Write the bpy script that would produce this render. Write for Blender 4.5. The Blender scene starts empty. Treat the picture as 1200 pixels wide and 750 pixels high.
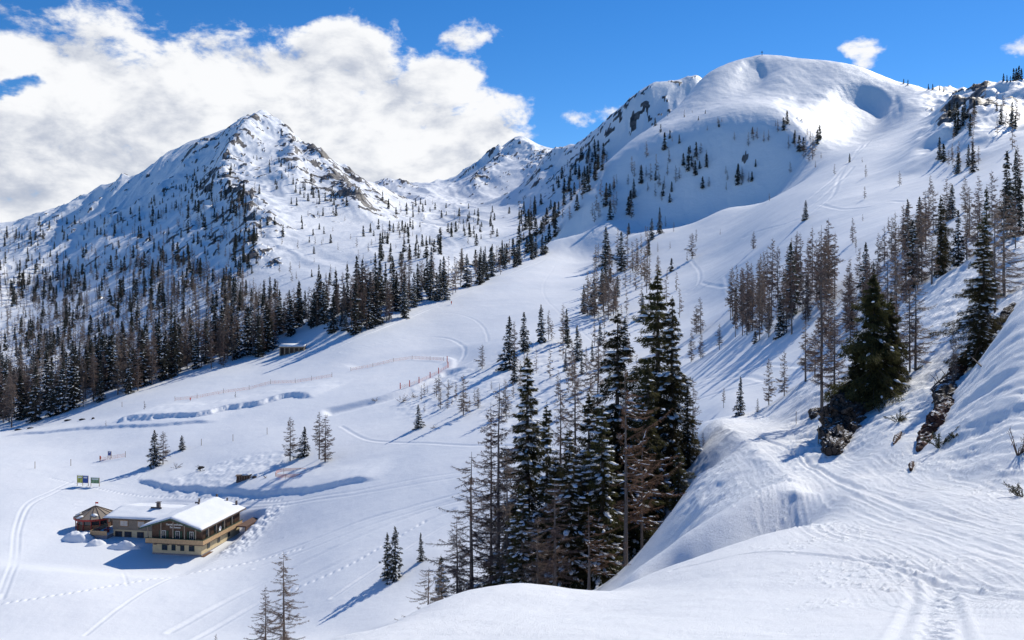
import bpy, math, random
import numpy as np
from mathutils import Vector, Matrix

# ------------------------------------------------------------------ camera, sky, sun, exposure
sc = bpy.context.scene
C = bpy.context.collection
R = math.radians
F = 1039.0            # focal length in photo pixels (photo 1200 wide)
HY = 345.0            # row of the horizon in the photo
cam_d = bpy.data.cameras.new('camera')
cam_d.sensor_width = 36.0
cam_d.lens = 36.0 * F / 1200.0
cam_d.shift_y = (HY - 375.0) / 1200.0
cam_d.clip_start = 0.1
cam_d.clip_end = 40000
cam = bpy.data.objects.new('camera', cam_d)
cam.location = (0, 0, 0)
cam.rotation_euler = (R(90), 0, 0)
C.objects.link(cam)
sc.camera = cam

SUN_AZ, SUN_EL = 43.0, 39.0        # degrees clockwise from the view direction, above the horizon
sun_d = bpy.data.lights.new('sun', 'SUN')
sun_d.energy = 4.25
sun_d.angle = R(0.55)
sun_d.color = (1.0, 0.94, 0.82)
sun = bpy.data.objects.new('sun', sun_d)
sv = Vector((math.sin(R(SUN_AZ)) * math.cos(R(SUN_EL)), math.cos(R(SUN_AZ)) * math.cos(R(SUN_EL)), math.sin(R(SUN_EL))))
sun.rotation_euler = sv.to_track_quat('Z', 'Y').to_euler()
sun.location = (100, 100, 300)
C.objects.link(sun)

sc.view_settings.view_transform = 'Standard'
sc.view_settings.look = 'None'
sc.view_settings.gamma = 1
sc.view_settings.exposure = 0.05
sc.cycles.max_bounces = 5
sc.cycles.diffuse_bounces = 1
sc.cycles.use_adaptive_sampling = True


class NT:
    """small helper for node trees"""
    def __init__(self, tree):
        self.t = tree
        self.n = tree.nodes
        self.l = tree.links

    def node(self, typ, **kw):
        n = self.n.new(typ)
        for k, v in kw.items():
            if k == 'ins':
                for kk, vv in v.items():
                    if hasattr(vv, 'is_output') or isinstance(vv, bpy.types.NodeSocket):
                        self.l.new(vv, n.inputs[kk])
                    else:
                        n.inputs[kk].default_value = vv
            else:
                setattr(n, k, v)
        return n

    def math(self, op, a, b=None, c=None, clamp=False):
        n = self.n.new('ShaderNodeMath')
        n.operation = op
        n.use_clamp = clamp
        for i, v in enumerate((a, b, c)):
            if v is None:
                continue
            if isinstance(v, bpy.types.NodeSocket):
                self.l.new(v, n.inputs[i])
            else:
                n.inputs[i].default_value = v
        return n.outputs[0]

    def noise(self, vec, scale, detail=4, rough=0.55, dist=0.0, lac=2.0):
        n = self.node('ShaderNodeTexNoise', ins={'Vector': vec, 'Scale': scale, 'Detail': detail, 'Roughness': rough, 'Distortion': dist, 'Lacunarity': lac})
        return n.outputs['Fac']

    def ss(self, v, a, b, o0=0.0, o1=1.0):
        n = self.node('ShaderNodeMapRange', interpolation_type='SMOOTHSTEP')
        self.l.new(v, n.inputs['Value'])
        n.inputs['From Min'].default_value = a
        n.inputs['From Max'].default_value = b
        n.inputs['To Min'].default_value = o0
        n.inputs['To Max'].default_value = o1
        return n.outputs['Result']

    def mix(self, f, a, b):
        n = self.n.new('ShaderNodeMix')
        n.data_type = 'RGBA'
        for i, v in ((0, f), (6, a), (7, b)):
            if isinstance(v, bpy.types.NodeSocket):
                self.l.new(v, n.inputs[i])
            else:
                n.inputs[i].default_value = v
        return n.outputs[2]


def build_world():
    w = bpy.data.worlds.new('World')
    sc.world = w
    w.use_nodes = True
    t = NT(w.node_tree)
    w.node_tree.nodes.clear()
    sky = t.node('ShaderNodeTexSky', sky_type='NISHITA', sun_disc=False, sun_elevation=R(SUN_EL), sun_rotation=R(SUN_AZ), altitude=1900.0, air_density=1.0, dust_density=0.15, ozone_density=2.2)
    hs = t.node('ShaderNodeHueSaturation', ins={'Saturation': 1.35, 'Value': 1.0, 'Color': sky.outputs[0]})
    tint = t.node('ShaderNodeMix', data_type='RGBA', blend_type='MULTIPLY')
    tint.inputs[0].default_value = 1.0
    t.l.new(hs.outputs[0], tint.inputs[6])
    tint.inputs[7].default_value = (0.80, 0.95, 1.12, 1)
    bg = t.node('ShaderNodeBackground', ins={'Color': tint.outputs[2], 'Strength': 0.108})
    tc = t.node('ShaderNodeTexCoord').outputs['Generated']
    sep = t.node('ShaderNodeSeparateXYZ', ins={0: tc})
    az = t.math('ARCTAN2', sep.outputs[0], sep.outputs[1])       # radians, 0 = view direction, + to the right
    el = t.math('ARCSINE', sep.outputs[2])
    comb = t.node('ShaderNodeCombineXYZ', ins={0: az, 1: el, 2: 0.0}).outputs[0]
    warp = t.node('ShaderNodeTexNoise', ins={'Vector': comb, 'Scale': 9.0, 'Detail': 5.0, 'Roughness': 0.6})
    wv = t.node('ShaderNodeVectorMath', operation='SUBTRACT', ins={0: warp.outputs['Color'], 1: (0.5, 0.5, 0.5)})
    wv2 = t.node('ShaderNodeVectorMath', operation='MULTIPLY', ins={0: wv.outputs[0], 1: (0.10, 0.075, 0.0)})
    wp = t.node('ShaderNodeVectorMath', operation='ADD', ins={0: comb, 1: wv2.outputs[0]}).outputs[0]
    s2 = t.node('ShaderNodeSeparateXYZ', ins={0: wp})
    waz, wel = s2.outputs[0], s2.outputs[1]
    # cloud bodies as (azimuth, elevation, half width, half height, weight) in degrees
    bodies = [(-27.5, 9.5, 13, 6.5, 1.0), (-33, 12.2, 9, 2.6, .9), (-17, 12.0, 9.5, 4.2, 1.0), (-10.5, 14.6, 4.5, 2.6, 1.0),
              (-6.0, 12.5, 5.0, 2.6, .95), (-2.6, 10.3, 4.2, 2.9, .95), (-9.5, 9.5, 10, 4.5, 1.0), (-20, 5.5, 18, 5.0, 1.0),
              (-34, 4, 9, 7, 1.0), (-2.8, 15.8, 1.7, 1.2, .50), (21.8, 13.9, 1.1, 0.8, .42), (5.2, 11.4, 2.2, .55, .30),
              (31.0, 14.2, 2.6, .45, .30), (-24.5, 18.6, 3.2, 1.2, .40), (-29.5, 17.8, 1.6, .5, .5), (-6.0, 7.0, 10, 4.0, .9)]
    dens = None
    for a, e, w_, h_, wt in bodies:
        dx = t.math('MULTIPLY', t.math('SUBTRACT', waz, R(a)), 1 / R(w_))
        dy = t.math('MULTIPLY', t.math('SUBTRACT', wel, R(e)), 1 / R(h_))
        d2 = t.math('ADD', t.math('MULTIPLY', dx, dx), t.math('MULTIPLY', dy, dy))
        v = t.math('MULTIPLY', t.math('SUBTRACT', 1.3, d2, clamp=False), wt)
        v = t.math('MINIMUM', v, wt)
        dens = v if dens is None else t.math('MAXIMUM', dens, v)
    dens = t.math('MAXIMUM', dens, -0.6)
    # hole in the bank at the left
    dx = t.math('MULTIPLY', t.math('SUBTRACT', waz, R(-29.2)), 1 / R(2.2))
    dy = t.math('MULTIPLY', t.math('SUBTRACT', wel, R(11.6)), 1 / R(0.8))
    hole = t.math('SUBTRACT', 1.15, t.math('ADD', t.math('MULTIPLY', dx, dx), t.math('MULTIPLY', dy, dy)), clamp=True)
    dens = t.math('SUBTRACT', dens, t.math('MULTIPLY', hole, 1.1))
    st = t.node('ShaderNodeVectorMath', operation='MULTIPLY', ins={0: comb, 1: (1.0, 1.7, 1.0)}).outputs[0]
    n1 = t.noise(st, 13.0, 9, 0.62, 0.25)
    n2 = t.noise(st, 42.0, 6, 0.6, 0.2)
    nn = t.math('ADD', t.math('MULTIPLY', t.math('SUBTRACT', n1, 0.5), 2.6), t.math('MULTIPLY', t.math('SUBTRACT', n2, 0.5), 0.9))
    d = t.math('ADD', dens, nn)
    mask = t.ss(d, 0.12, 0.72)
    # thickness shading: lit tops and edges, grey hearts (noise looked up again a little towards the sun)
    off = t.node('ShaderNodeVectorMath', operation='ADD', ins={0: st, 1: (0.028, 0.05, 0.0)}).outputs[0]
    n1b = t.noise(off, 13.0, 5, 0.55, 0.25)
    n0 = t.noise(st, 6.5, 3, 0.5, 0.3)
    lit = t.math('MULTIPLY', t.math('SUBTRACT', n1, n1b), 1.15)
    thick = t.ss(dens, 0.35, 1.0)
    core = t.math('MULTIPLY', thick, t.ss(n0, 0.36, 0.6))
    lowg = t.ss(el, R(13.5), R(4.0))
    base = t.math('SUBTRACT', 0.98, t.math('MULTIPLY', core, 0.18))
    base = t.math('SUBTRACT', base, t.math('MULTIPLY', t.math('MULTIPLY', lowg, thick), 0.13))
    val = t.math('ADD', base, lit)
    val = t.math('MAXIMUM', t.math('MINIMUM', val, 1.0), 0.42)
    fac = t.ss(val, 0.45, 1.0)
    ccol = t.mix(fac, (0.46, 0.51, 0.62, 1), (0.93, 0.94, 0.96, 1))
    bgc = t.node('ShaderNodeBackground', ins={'Color': ccol, 'Strength': 1.0})
    mx = t.node('ShaderNodeMixShader', ins={0: mask, 1: bg.outputs[0], 2: bgc.outputs[0]})
    out = t.node('ShaderNodeOutputWorld', ins={0: mx.outputs[0]})


build_world()

# ------------------------------------------------------------------ numpy noise
def _hash(ix, iy, seed):
    h = (ix.astype(np.int64) * 374761393 + iy.astype(np.int64) * 668265263 + seed * 1442695041) & 0x7fffffff
    h = ((h ^ (h >> 13)) * 1274126177) & 0x7fffffff
    return ((h ^ (h >> 16)) & 0xffff).astype(np.float32) * (2 * math.pi / 65536.0)


def gnoise(x, y, seed=0):
    x = np.asarray(x, dtype=np.float64); y = np.asarray(y, dtype=np.float64)
    ix = np.floor(x); iy = np.floor(y)
    fx = (x - ix).astype(np.float32); fy = (y - iy).astype(np.float32)
    u = fx * fx * fx * (fx * (fx * 6 - 15) + 10); v = fy * fy * fy * (fy * (fy * 6 - 15) + 10)
    ix = ix.astype(np.int64); iy = iy.astype(np.int64)
    def g(dx, dy):
        a = _hash(ix + dx, iy + dy, seed)
        return np.cos(a) * (fx - dx) + np.sin(a) * (fy - dy)
    a = g(0, 0); b = g(1, 0); c = g(0, 1); d = g(1, 1)
    return 1.45 * ((a * (1 - u) + b * u) * (1 - v) + (c * (1 - u) + d * u) * v)


def fbm(x, y, scale, octs=4, rough=0.5, seed=0):
    s = 0; a = 1.0; f = 1.0 / scale
    for o in range(octs):
        s = s + a * gnoise(x * f + 17.3 * o, y * f - 9.1 * o, seed + o * 7)
        a *= rough; f *= 2.03
    return s


def ridged(x, y, scale, octs=4, rough=0.5, seed=0):
    s = 0; a = 1.0; f = 1.0 / scale
    for o in range(octs):
        s = s + a * (1 - 2 * np.abs(gnoise(x * f + 3.3 * o, y * f + 5.1 * o, seed + o * 11)))
        a *= rough; f *= 2.1
    return s


def sstep(v, a, b):
    t = np.clip((v - a) / (b - a), 0, 1)
    return t * t * (3 - 2 * t)

# ------------------------------------------------------------------ terrain control points: photo column, photo row, distance (m)
CP = []
def P(*pts):
    for p in pts:
        CP.append(p)
def row(Y, *pp):
    for px, py in pp:
        CP.append((px, py, Y))

# near ground and the mound crest
row(6, (0, 835), (300, 830), (600, 825), (900, 822), (1200, 815))
row(9, (0, 850), (200, 815), (380, 790), (600, 775), (900, 772), (1200, 765))
row(12, (0, 880), (200, 830), (380, 758), (500, 745), (600, 742), (750, 742), (900, 740), (1050, 735), (1200, 722))
P((0, 950, 18), (200, 880, 18), (300, 800, 14), (380, 751, 14), (440, 738, 16), (500, 710, 19), (540, 697, 20.5), (600, 685.5, 22), (640, 687, 22.5), (690, 692, 23), (715, 693, 23.5), (738, 684, 24.5),
  (760, 673, 25.5), (800, 657, 27), (830, 648, 28), (870, 637, 29.5), (900, 630, 30.5), (930, 622, 31), (960, 614, 32))
row(17, (600, 712), (700, 714), (800, 705), (900, 700), (1000, 693), (1100, 688), (1200, 668))
row(22, (760, 690), (850, 668), (950, 655), (1050, 645), (1120, 636), (1200, 622))
P((1000, 608, 30), (1050, 600, 29), (1100, 600, 26.5), (1150, 600, 25.5), (1200, 606, 24.2))
# behind the crest on the left: falls to the valley
P((300, 900, 30), (380, 840, 24), (440, 800, 26), (500, 780, 30), (540, 765, 30), (600, 755, 32), (640, 752, 32), (690, 748, 32), (720, 735, 31), (745, 712, 29.5),
  (200, 900, 60), (0, 900, 60), (400, 800, 60), (300, 830, 70), (480, 745, 60), (540, 725, 60), (600, 712, 60), (650, 705, 60), (700, 690, 60), (740, 668, 60), (780, 622, 60), (800, 600, 62),
  (740, 720, 42), (780, 690, 44), (690, 728, 45), (600, 735, 45), (640, 690, 75), (700, 668, 75), (750, 635, 75), (790, 590, 78), (560, 715, 75), (640, 665, 95), (720, 625, 95), (780, 570, 100), (560, 690, 95),
  (0, 830, 100), (200, 800, 110), (300, 770, 118), (400, 760, 118), (450, 730, 118), (500, 712, 120))
# the wind-formed bank beside the trail
P((770, 712, 32.6), (790, 700, 33), (830, 672, 33.2), (870, 651, 33.8), (900, 639, 34.4), (930, 625, 34.6),
  (745, 674, 33.5), (770, 650, 34.5), (800, 627, 35), (830, 610, 35.5), (850, 599, 35.8), (870, 588, 36.2), (890, 577, 36.8), (905, 570, 37.5), (925, 574, 37.5), (945, 588, 36), (965, 602, 34),
  (770, 705, 38), (800, 672, 38.5), (830, 640, 39), (855, 615, 39.5))
# trail
P((1000, 575, 34), (960, 580, 38), (1000, 560, 38), (950, 560, 42), (1000, 548, 41.5), (925, 560, 43), (980, 540, 45), (950, 535, 49), (920, 528, 53), (950, 522, 55), (935, 516, 60), (900, 515, 61), (880, 506, 68), (860, 500, 75), (905, 500, 72), (880, 494, 80), (850, 494, 82), (838, 493, 84), (870, 486, 92),
  (1050, 574, 33), (1100, 577, 30), (1150, 582, 27.5), (1200, 590, 25.8), (1050, 590, 30.5), (1030, 556, 38.5))
# trail's left shoulder and the bank falling from it
P((915, 552, 46), (905, 545, 48), (893, 534, 52), (878, 523, 58), (860, 511, 66), (843, 500, 76), (833, 494, 84))
P((895, 572, 42), (880, 565, 46), (868, 560, 48), (850, 560, 50), (845, 540, 58), (835, 525, 68), (822, 515, 80), (815, 560, 58), (805, 585, 52), (860, 590, 43), (835, 600, 44), (800, 640, 44), (815, 535, 72), (810, 505, 100), (790, 545, 90))
# bank right of the trail, its crest, the rocks
P((1075, 560, 34), (1075, 545, 36), (1120, 566, 32), (1120, 545, 34), (1160, 576, 29.5), (1200, 580, 27.5), (1160, 550, 31.5), (1200, 550, 30))
P((1200, 500, 33), (1200, 440, 37.5), (1200, 390, 41.5), (1200, 352, 46), (1177, 383, 45.5), (1160, 440, 41), (1160, 500, 35.5), (1153, 417, 45), (1130, 470, 41.5), (1117, 463, 45), (1120, 510, 37.5), (1095, 495, 43), (1080, 520, 40.5),
  (1200, 370, 49.5), (1177, 398, 49.5), (1153, 432, 49), (1130, 450, 48))
P((1100, 470, 49), (1080, 490, 46), (1060, 520, 41), (1045, 540, 39.5), (1060, 480, 50), (1040, 500, 46), (1020, 530, 43.5), (1005, 540, 44), (1010, 505, 50), (1010, 485, 56), (1030, 470, 57), (1060, 455, 57), (1090, 440, 57), (1120, 425, 57), (1150, 405, 58), (1180, 372, 60), (1200, 350, 61),
  (990, 535, 46), (975, 530, 50), (985, 490, 60), (960, 515, 57), (960, 490, 66), (940, 495, 70), (940, 470, 76), (915, 495, 76), (915, 480, 82), (890, 492, 84))
P((1080, 400, 75), (1100, 370, 82), (1120, 345, 86), (1150, 350, 80), (1180, 320, 82), (1200, 300, 84), (1050, 420, 74), (1120, 395, 68), (1150, 375, 68))
P((885, 487.5, 90), (910, 470, 92), (935, 449, 94), (967, 437, 96), (1000, 415, 98), (1020, 398, 100), (1050, 365, 102), (1080, 335, 104), (1100, 326, 105), (1133, 303, 108), (1160, 280, 112), (1200, 246, 116))
P((900, 495, 105), (940, 470, 108), (980, 445, 112), (1020, 415, 116), (1060, 372, 118), (1100, 338, 120), (1133, 315, 124), (1200, 250, 132))
# middle slopes right
P((850, 470, 140), (850, 440, 175), (850, 415, 205), (850, 400, 240), (850, 350, 330), (850, 300, 440), (850, 262, 540), (850, 243, 600),
  (900, 465, 135), (900, 440, 150), (900, 420, 168), (900, 400, 185), (900, 350, 240), (900, 300, 330), (900, 260, 430), (900, 236, 520),
  (950, 430, 138), (950, 400, 160), (950, 350, 195), (950, 300, 262), (950, 250, 365), (950, 222, 465),
  (1000, 390, 145), (1000, 350, 172), (1000, 300, 225), (1000, 250, 325), (1000, 215, 425),
  (1050, 340, 142), (1050, 300, 180), (1050, 260, 245), (1050, 225, 342), (1050, 195, 440),
  (1100, 310, 138), (1100, 270, 188), (1100, 235, 272), (1100, 200, 382), (1100, 170, 500),
  (1150, 270, 150), (1150, 225, 220), (1150, 190, 330), (1150, 150, 480),
  (1200, 222, 165), (1200, 190, 235), (1200, 160, 335), (1200, 120, 500))
P((1150, 120, 620), (1100, 140, 620), (1050, 165, 580), (1100, 118, 740), (1050, 120, 760), (1175, 105, 660))
# valley
P((0, 750, 150), (0, 700, 172), (0, 640, 208), (0, 600, 236), (0, 560, 272), (0, 545, 290), (0, 520, 335), (0, 500, 395),
  (100, 750, 148), (100, 700, 170), (100, 640, 210), (100, 580, 252), (100, 540, 292), (100, 500, 350), (100, 480, 388),
  (200, 750, 147), (200, 700, 170), (200, 640, 210), (200, 600, 236), (200, 560, 262), (200, 520, 295), (200, 480, 345), (200, 450, 405),
  (300, 750, 140), (300, 700, 165), (300, 650, 194), (300, 600, 222), (300, 560, 246), (300, 520, 278), (300, 470, 340), (300, 435, 405),
  (400, 740, 131), (400, 700, 147), (400, 650, 171), (400, 600, 200), (400, 560, 225), (400, 520, 260), (400, 500, 282), (400, 450, 345), (400, 410, 405),
  (500, 695, 138), (500, 650, 155), (500, 600, 183), (500, 560, 205), (500, 520, 235), (500, 480, 280), (500, 440, 338), (500, 400, 410), (500, 365, 470),
  (600, 660, 140), (600, 600, 165), (600, 560, 185), (600, 500, 230), (600, 440, 290), (600, 400, 350), (600, 350, 480), (600, 325, 550),
  (540, 420, 355), (450, 460, 318),
  (700, 600, 130), (700, 560, 160), (700, 500, 200), (700, 450, 250), (700, 400, 330), (700, 360, 420), (700, 320, 560), (700, 302, 630),
  (780, 520, 140), (780, 480, 170), (800, 450, 205), (800, 430, 230), (800, 400, 280), (800, 350, 380), (800, 300, 500), (800, 270, 580), (750, 350, 400), (750, 300, 550), (750, 272, 620))
# crest of the piste, hollow behind it
P((560, 322, 580), (580, 315, 600), (600, 308, 615), (625, 301, 635), (650, 298, 645), (675, 299, 650), (700, 292, 660), (560, 330, 700), (600, 318, 720), (640, 308, 730), (670, 300, 720))
# forest ground above the piste on the left, gorge behind, left mountain
P((0, 485, 425), (100, 462, 420), (200, 432, 438), (300, 412, 450), (350, 400, 450), (400, 380, 450), (450, 362, 470), (500, 345, 510), (540, 330, 560))
P((0, 478, 460), (100, 450, 460), (200, 422, 470), (300, 395, 480), (400, 355, 490), (450, 342, 520), (500, 326, 560), (540, 315, 610))
P((0, 495, 520), (100, 470, 520), (200, 440, 530), (300, 410, 540), (400, 368, 560), (450, 350, 600), (500, 330, 640))
P((0, 470, 590), (0, 440, 660), (0, 400, 820), (0, 350, 1050), (0, 300, 1330), (0, 262, 1620),
  (60, 247, 1620), (60, 290, 1330), (60, 340, 1060),
  (100, 445, 590), (100, 400, 730), (100, 350, 920), (100, 300, 1150), (100, 255, 1420), (100, 226, 1600),
  (150, 206, 1580), (150, 240, 1400), (150, 290, 1100),
  (200, 412, 590), (200, 370, 700), (200, 320, 890), (200, 270, 1090), (200, 220, 1330), (200, 179, 1560), (240, 156, 1560), (260, 200, 1330),
  (300, 385, 590), (300, 340, 700), (300, 300, 820), (300, 250, 1010), (300, 200, 1250), (300, 160, 1450), (280, 141, 1590), (300, 134, 1620), (311, 130, 1640), (325, 137, 1630), (345, 160, 1590), (370, 180, 1550), (400, 195, 1500), (425, 206, 1470), (445, 221, 1430),
  (350, 372, 580), (350, 320, 720), (350, 270, 900), (350, 220, 1150), (335, 170, 1480),
  (400, 340, 640), (400, 300, 790), (400, 260, 980), (400, 228, 1220),
  (450, 325, 680), (450, 300, 760), (450, 270, 930), (450, 245, 1180), (470, 240, 1380), (500, 262, 1200),
  (520, 305, 720), (520, 280, 900), (520, 262, 1120), (520, 248, 1400), (560, 300, 760), (560, 270, 950), (560, 250, 1250),
  (600, 295, 800), (600, 270, 980), (600, 250, 1220), (640, 285, 800), (630, 260, 1000))
# summits' backs
for px, py, Y in ((0, 262, 1620), (60, 247, 1620), (100, 226, 1600), (150, 206, 1580), (200, 179, 1560), (240, 156, 1560), (280, 141, 1590), (311, 130, 1640), (345, 160, 1590), (370, 180, 1550), (400, 195, 1500), (425, 206, 1470), (445, 221, 1430)):
    P((px, py + 42, Y + 260))
# back ridge and the middle peak
P((445, 216, 1950), (460, 211, 1950), (480, 215, 1980), (500, 217, 2050), (515, 216, 2100), (530, 212, 2200), (545, 202, 2250), (560, 191, 2300), (575, 182, 2300), (590, 173, 2300), (602, 161, 2300), (610, 154, 2300), (618, 163, 2300), (630, 173, 2280), (645, 176, 2250), (660, 178, 2200),
  (470, 232, 1700), (500, 232, 1750), (540, 228, 1850), (560, 215, 1950), (590, 205, 1950), (610, 195, 2000), (630, 205, 1950), (560, 240, 1500), (600, 235, 1550), (630, 230, 1600), (590, 190, 2150), (640, 195, 2050))
for px, py in ((445, 250), (500, 255), (560, 240), (610, 215), (660, 230)):
    P((px, py, 2900))
# shaded far ridge behind the dome's left edge
P((655, 183, 1440), (670, 172, 1420), (690, 160, 1360), (710, 141, 1338), (730, 124, 1328), (745, 113, 1326), (760, 104, 1328), (775, 100, 1336), (790, 98, 1345), (810, 93, 1362), (825, 88, 1375),
  (640, 262, 1080), (655, 240, 1150), (670, 214, 1210), (680, 190, 1290), (700, 180, 1294), (720, 165, 1287), (740, 150, 1289), (760, 134, 1299), (780, 122, 1314), (800, 112, 1332), (640, 215, 1330), (655, 205, 1350), (620, 240, 1280),
  (690, 238, 1090), (720, 212, 1120), (760, 184, 1150), (800, 150, 1180), (830, 130, 1220))
P((690, 186, 1440), (710, 166, 1420), (730, 149, 1400), (745, 138, 1398), (760, 129, 1400), (775, 122, 1410), (790, 117, 1420), (810, 112, 1435), (825, 108, 1450))
P((660, 222, 1750), (700, 200, 1750), (740, 170, 1750), (780, 150, 1750), (820, 140, 1750))
# the dome
P((645, 284, 700), (660, 264, 740), (675, 237, 780), (690, 210, 810), (705, 195, 840), (720, 182, 860), (740, 166, 890), (760, 152, 920), (780, 137, 950), (800, 119, 980), (810, 106, 1000), (820, 93, 1020), (835, 82, 1030), (850, 74, 1040), (870, 68, 1050), (895, 63.5, 1050), (920, 65, 1030), (940, 68, 1010), (970, 71, 980), (1000, 76, 950), (1020, 83, 930), (1040, 91, 900), (1070, 99, 860), (1100, 104.5, 830), (1130, 101, 790), (1160, 96.5, 750), (1200, 92, 710))
for px, py, Y in ((690, 207, 810), (720, 182, 860), (760, 152, 920), (800, 119, 980), (820, 93, 1020), (850, 74, 1040), (895, 63.5, 1050), (940, 68, 1010), (1000, 76, 950), (1040, 91, 900), (1100, 104.5, 830), (1130, 101, 790), (1160, 96.5, 750), (1200, 92, 710)):
    if px < 850:
        P((px, py + 24, Y + 110))
    else:
        P((px, py + 22, Y + 100), (px, py + 90, Y + 320))
P((670, 275, 690), (700, 270, 665), (750, 257, 700), (800, 248, 700), (850, 237, 696), (900, 229, 680), (930, 224, 590),
  (700, 232, 740), (720, 215, 765), (750, 200, 748), (800, 192, 728), (850, 190, 716), (900, 190, 700), (930, 190, 680),
  (740, 183, 780), (770, 166, 772), (800, 152, 766), (850, 142, 748), (900, 141, 734), (930, 150, 720), (955, 165, 700),
  (800, 138, 860), (850, 118, 870), (900, 112, 870), (940, 115, 850), (850, 95, 960), (900, 88, 950), (950, 90, 920), (1000, 92, 890),
  (960, 190, 600), (1000, 180, 560), (980, 168, 700), (1010, 168, 700), (1040, 150, 720))
# hollow in the dome's right flank
P((968, 110, 850), (985, 106, 862), (1005, 107, 858), (1030, 112, 838), (1043, 118, 820), (962, 130, 800), (972, 148, 762), (990, 156, 755), (1008, 157, 755), (1025, 148, 765), (1038, 134, 780))
# little hollow near the top
P((868, 78, 1005), (893, 78, 1000), (866, 100, 955), (880, 105, 948), (897, 92, 965))
FARROW = [(-100, 352), (200, 352), (500, 352), (800, 352), (1100, 352), (1300, 352)]
row(5500, *FARROW)
row(14000, (-100, 346), (400, 346), (800, 346), (1300, 346))

pts = []
for px, py, Y in CP:
    pts.append((px, py, Y))
    if px <= 0:
        pts += [(-160, py + 4, Y * 1.03), (-420, py + 12, Y * 1.06)]
    if px >= 1200 and Y < 5000:
        pts += [(1340, py - (18 if Y > 60 else 5), Y * 0.98), (1620, py - (45 if Y > 60 else 10), Y * 0.93)]
pts = np.array(pts, dtype=np.float64)
_, ui = np.unique(np.round(pts[:, [0, 2]], 1), axis=0, return_index=True)
pts = pts[ui]
KB = 6.5


def rbf_coords(px, Y):
    return np.stack([px / 100.0, np.log(Y) * KB], -1)


A = rbf_coords(pts[:, 0], pts[:, 2])
CC = 0.18
D2 = ((A[:, None, :] - A[None, :, :]) ** 2).sum(-1)
n_p = len(A)
Phi = -np.sqrt(D2 + CC * CC)
Phi[np.diag_indices(n_p)] -= 0.004 * 0 - 0.0
poly = np.concatenate([np.ones((n_p, 1)), A], 1)
M_ = np.zeros((n_p + 3, n_p + 3))
M_[:n_p, :n_p] = Phi + np.eye(n_p) * 0.02
M_[:n_p, n_p:] = poly
M_[n_p:, :n_p] = poly.T
rhs = np.concatenate([pts[:, 1], np.zeros(3)])
wts = np.linalg.solve(M_, rhs)


def rbf_eval(px, Y):
    q = rbf_coords(px.ravel(), Y.ravel())
    out = np.empty(len(q))
    for i in range(0, len(q), 20000):
        b = q[i:i + 20000]
        d2 = (b[:, None, 0] - A[None, :, 0]) ** 2 + (b[:, None, 1] - A[None, :, 1]) ** 2
        out[i:i + 20000] = -np.sqrt(d2 + CC * CC) @ wts[:n_p] + wts[n_p] + b @ wts[n_p + 1:]
    return out.reshape(px.shape)

# grid: columns are fans of view-independent rays over the ground, rows are distances
cols_in = np.concatenate([np.arange(-420, -20, 9.0), np.arange(-20, 1220, 1.25), np.arange(1220, 1621, 9.0)])
cols = np.concatenate([[-9000, -4500, -2600, -1600, -1100, -800, -600, -500], cols_in, [1700, 1800, 2000, 2300, 2800, 3800, 5700, 10000]])


def geo(a, b, n):
    return np.exp(np.linspace(math.log(a), math.log(b), n, endpoint=False))


rows = np.concatenate([geo(0.5, 6, 14), geo(6, 14, 120), geo(14, 110, 500), geo(110, 700, 600), geo(700, 2400, 330), geo(2400, 16000, 24), [16000]])
cc = np.clip(cols, -420, 1620)
# coarse evaluation then bilinear refinement
ci = np.concatenate([np.arange(-420, -20, 25.0), np.arange(-20, 1220, 5.0), np.arange(1220, 1621, 25.0)])
ri = np.exp(np.linspace(math.log(5.0), math.log(16500), 620))
CG, RG = np.meshgrid(ci, ri)
VG = rbf_eval(CG, RG)


def resample(V, x_src, y_src, x, y):
    xi = np.clip(np.searchsorted(x_src, x) - 1, 0, len(x_src) - 2)
    fx = np.clip((x - x_src[xi]) / (x_src[xi + 1] - x_src[xi]), 0, 1)
    yi = np.clip(np.searchsorted(y_src, y) - 1, 0, len(y_src) - 2)
    fy = np.clip((y - y_src[yi]) / (y_src[yi + 1] - y_src[yi]), 0, 1)
    T = V[:, xi] * (1 - fx) + V[:, xi + 1] * fx
    return T[yi] * (1 - fy)[:, None] + T[yi + 1] * fy[:, None]


PY = resample(VG, ci, np.log(ri), cc, np.log(np.maximum(rows, 6.0)))
nr, nc = PY.shape
CX, RY = np.meshgrid(cols, rows)
CXc = np.clip(CX, -420, 1620)
Xw = (CX - 600) / F * RY
Yw = RY.copy()
Zw = (HY - PY) / F * np.maximum(RY, 6.0)
nearm = RY < 6.0
Zw = np.where(nearm, -1.7 + (Zw + 1.7) * (RY / 6.0), Zw)


def smooth_rows(Z, k):
    for _ in range(k):
        Z[1:-1] = 0.25 * Z[:-2] + 0.5 * Z[1:-1] + 0.25 * Z[2:]
        Z[:, 1:-1] = 0.25 * Z[:, :-2] + 0.5 * Z[:, 1:-1] + 0.25 * Z[:, 2:]
    return Z


Zs = smooth_rows(Zw.copy(), 3)


def proj_grid(Z):
    return HY - Z / Yw * F


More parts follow.
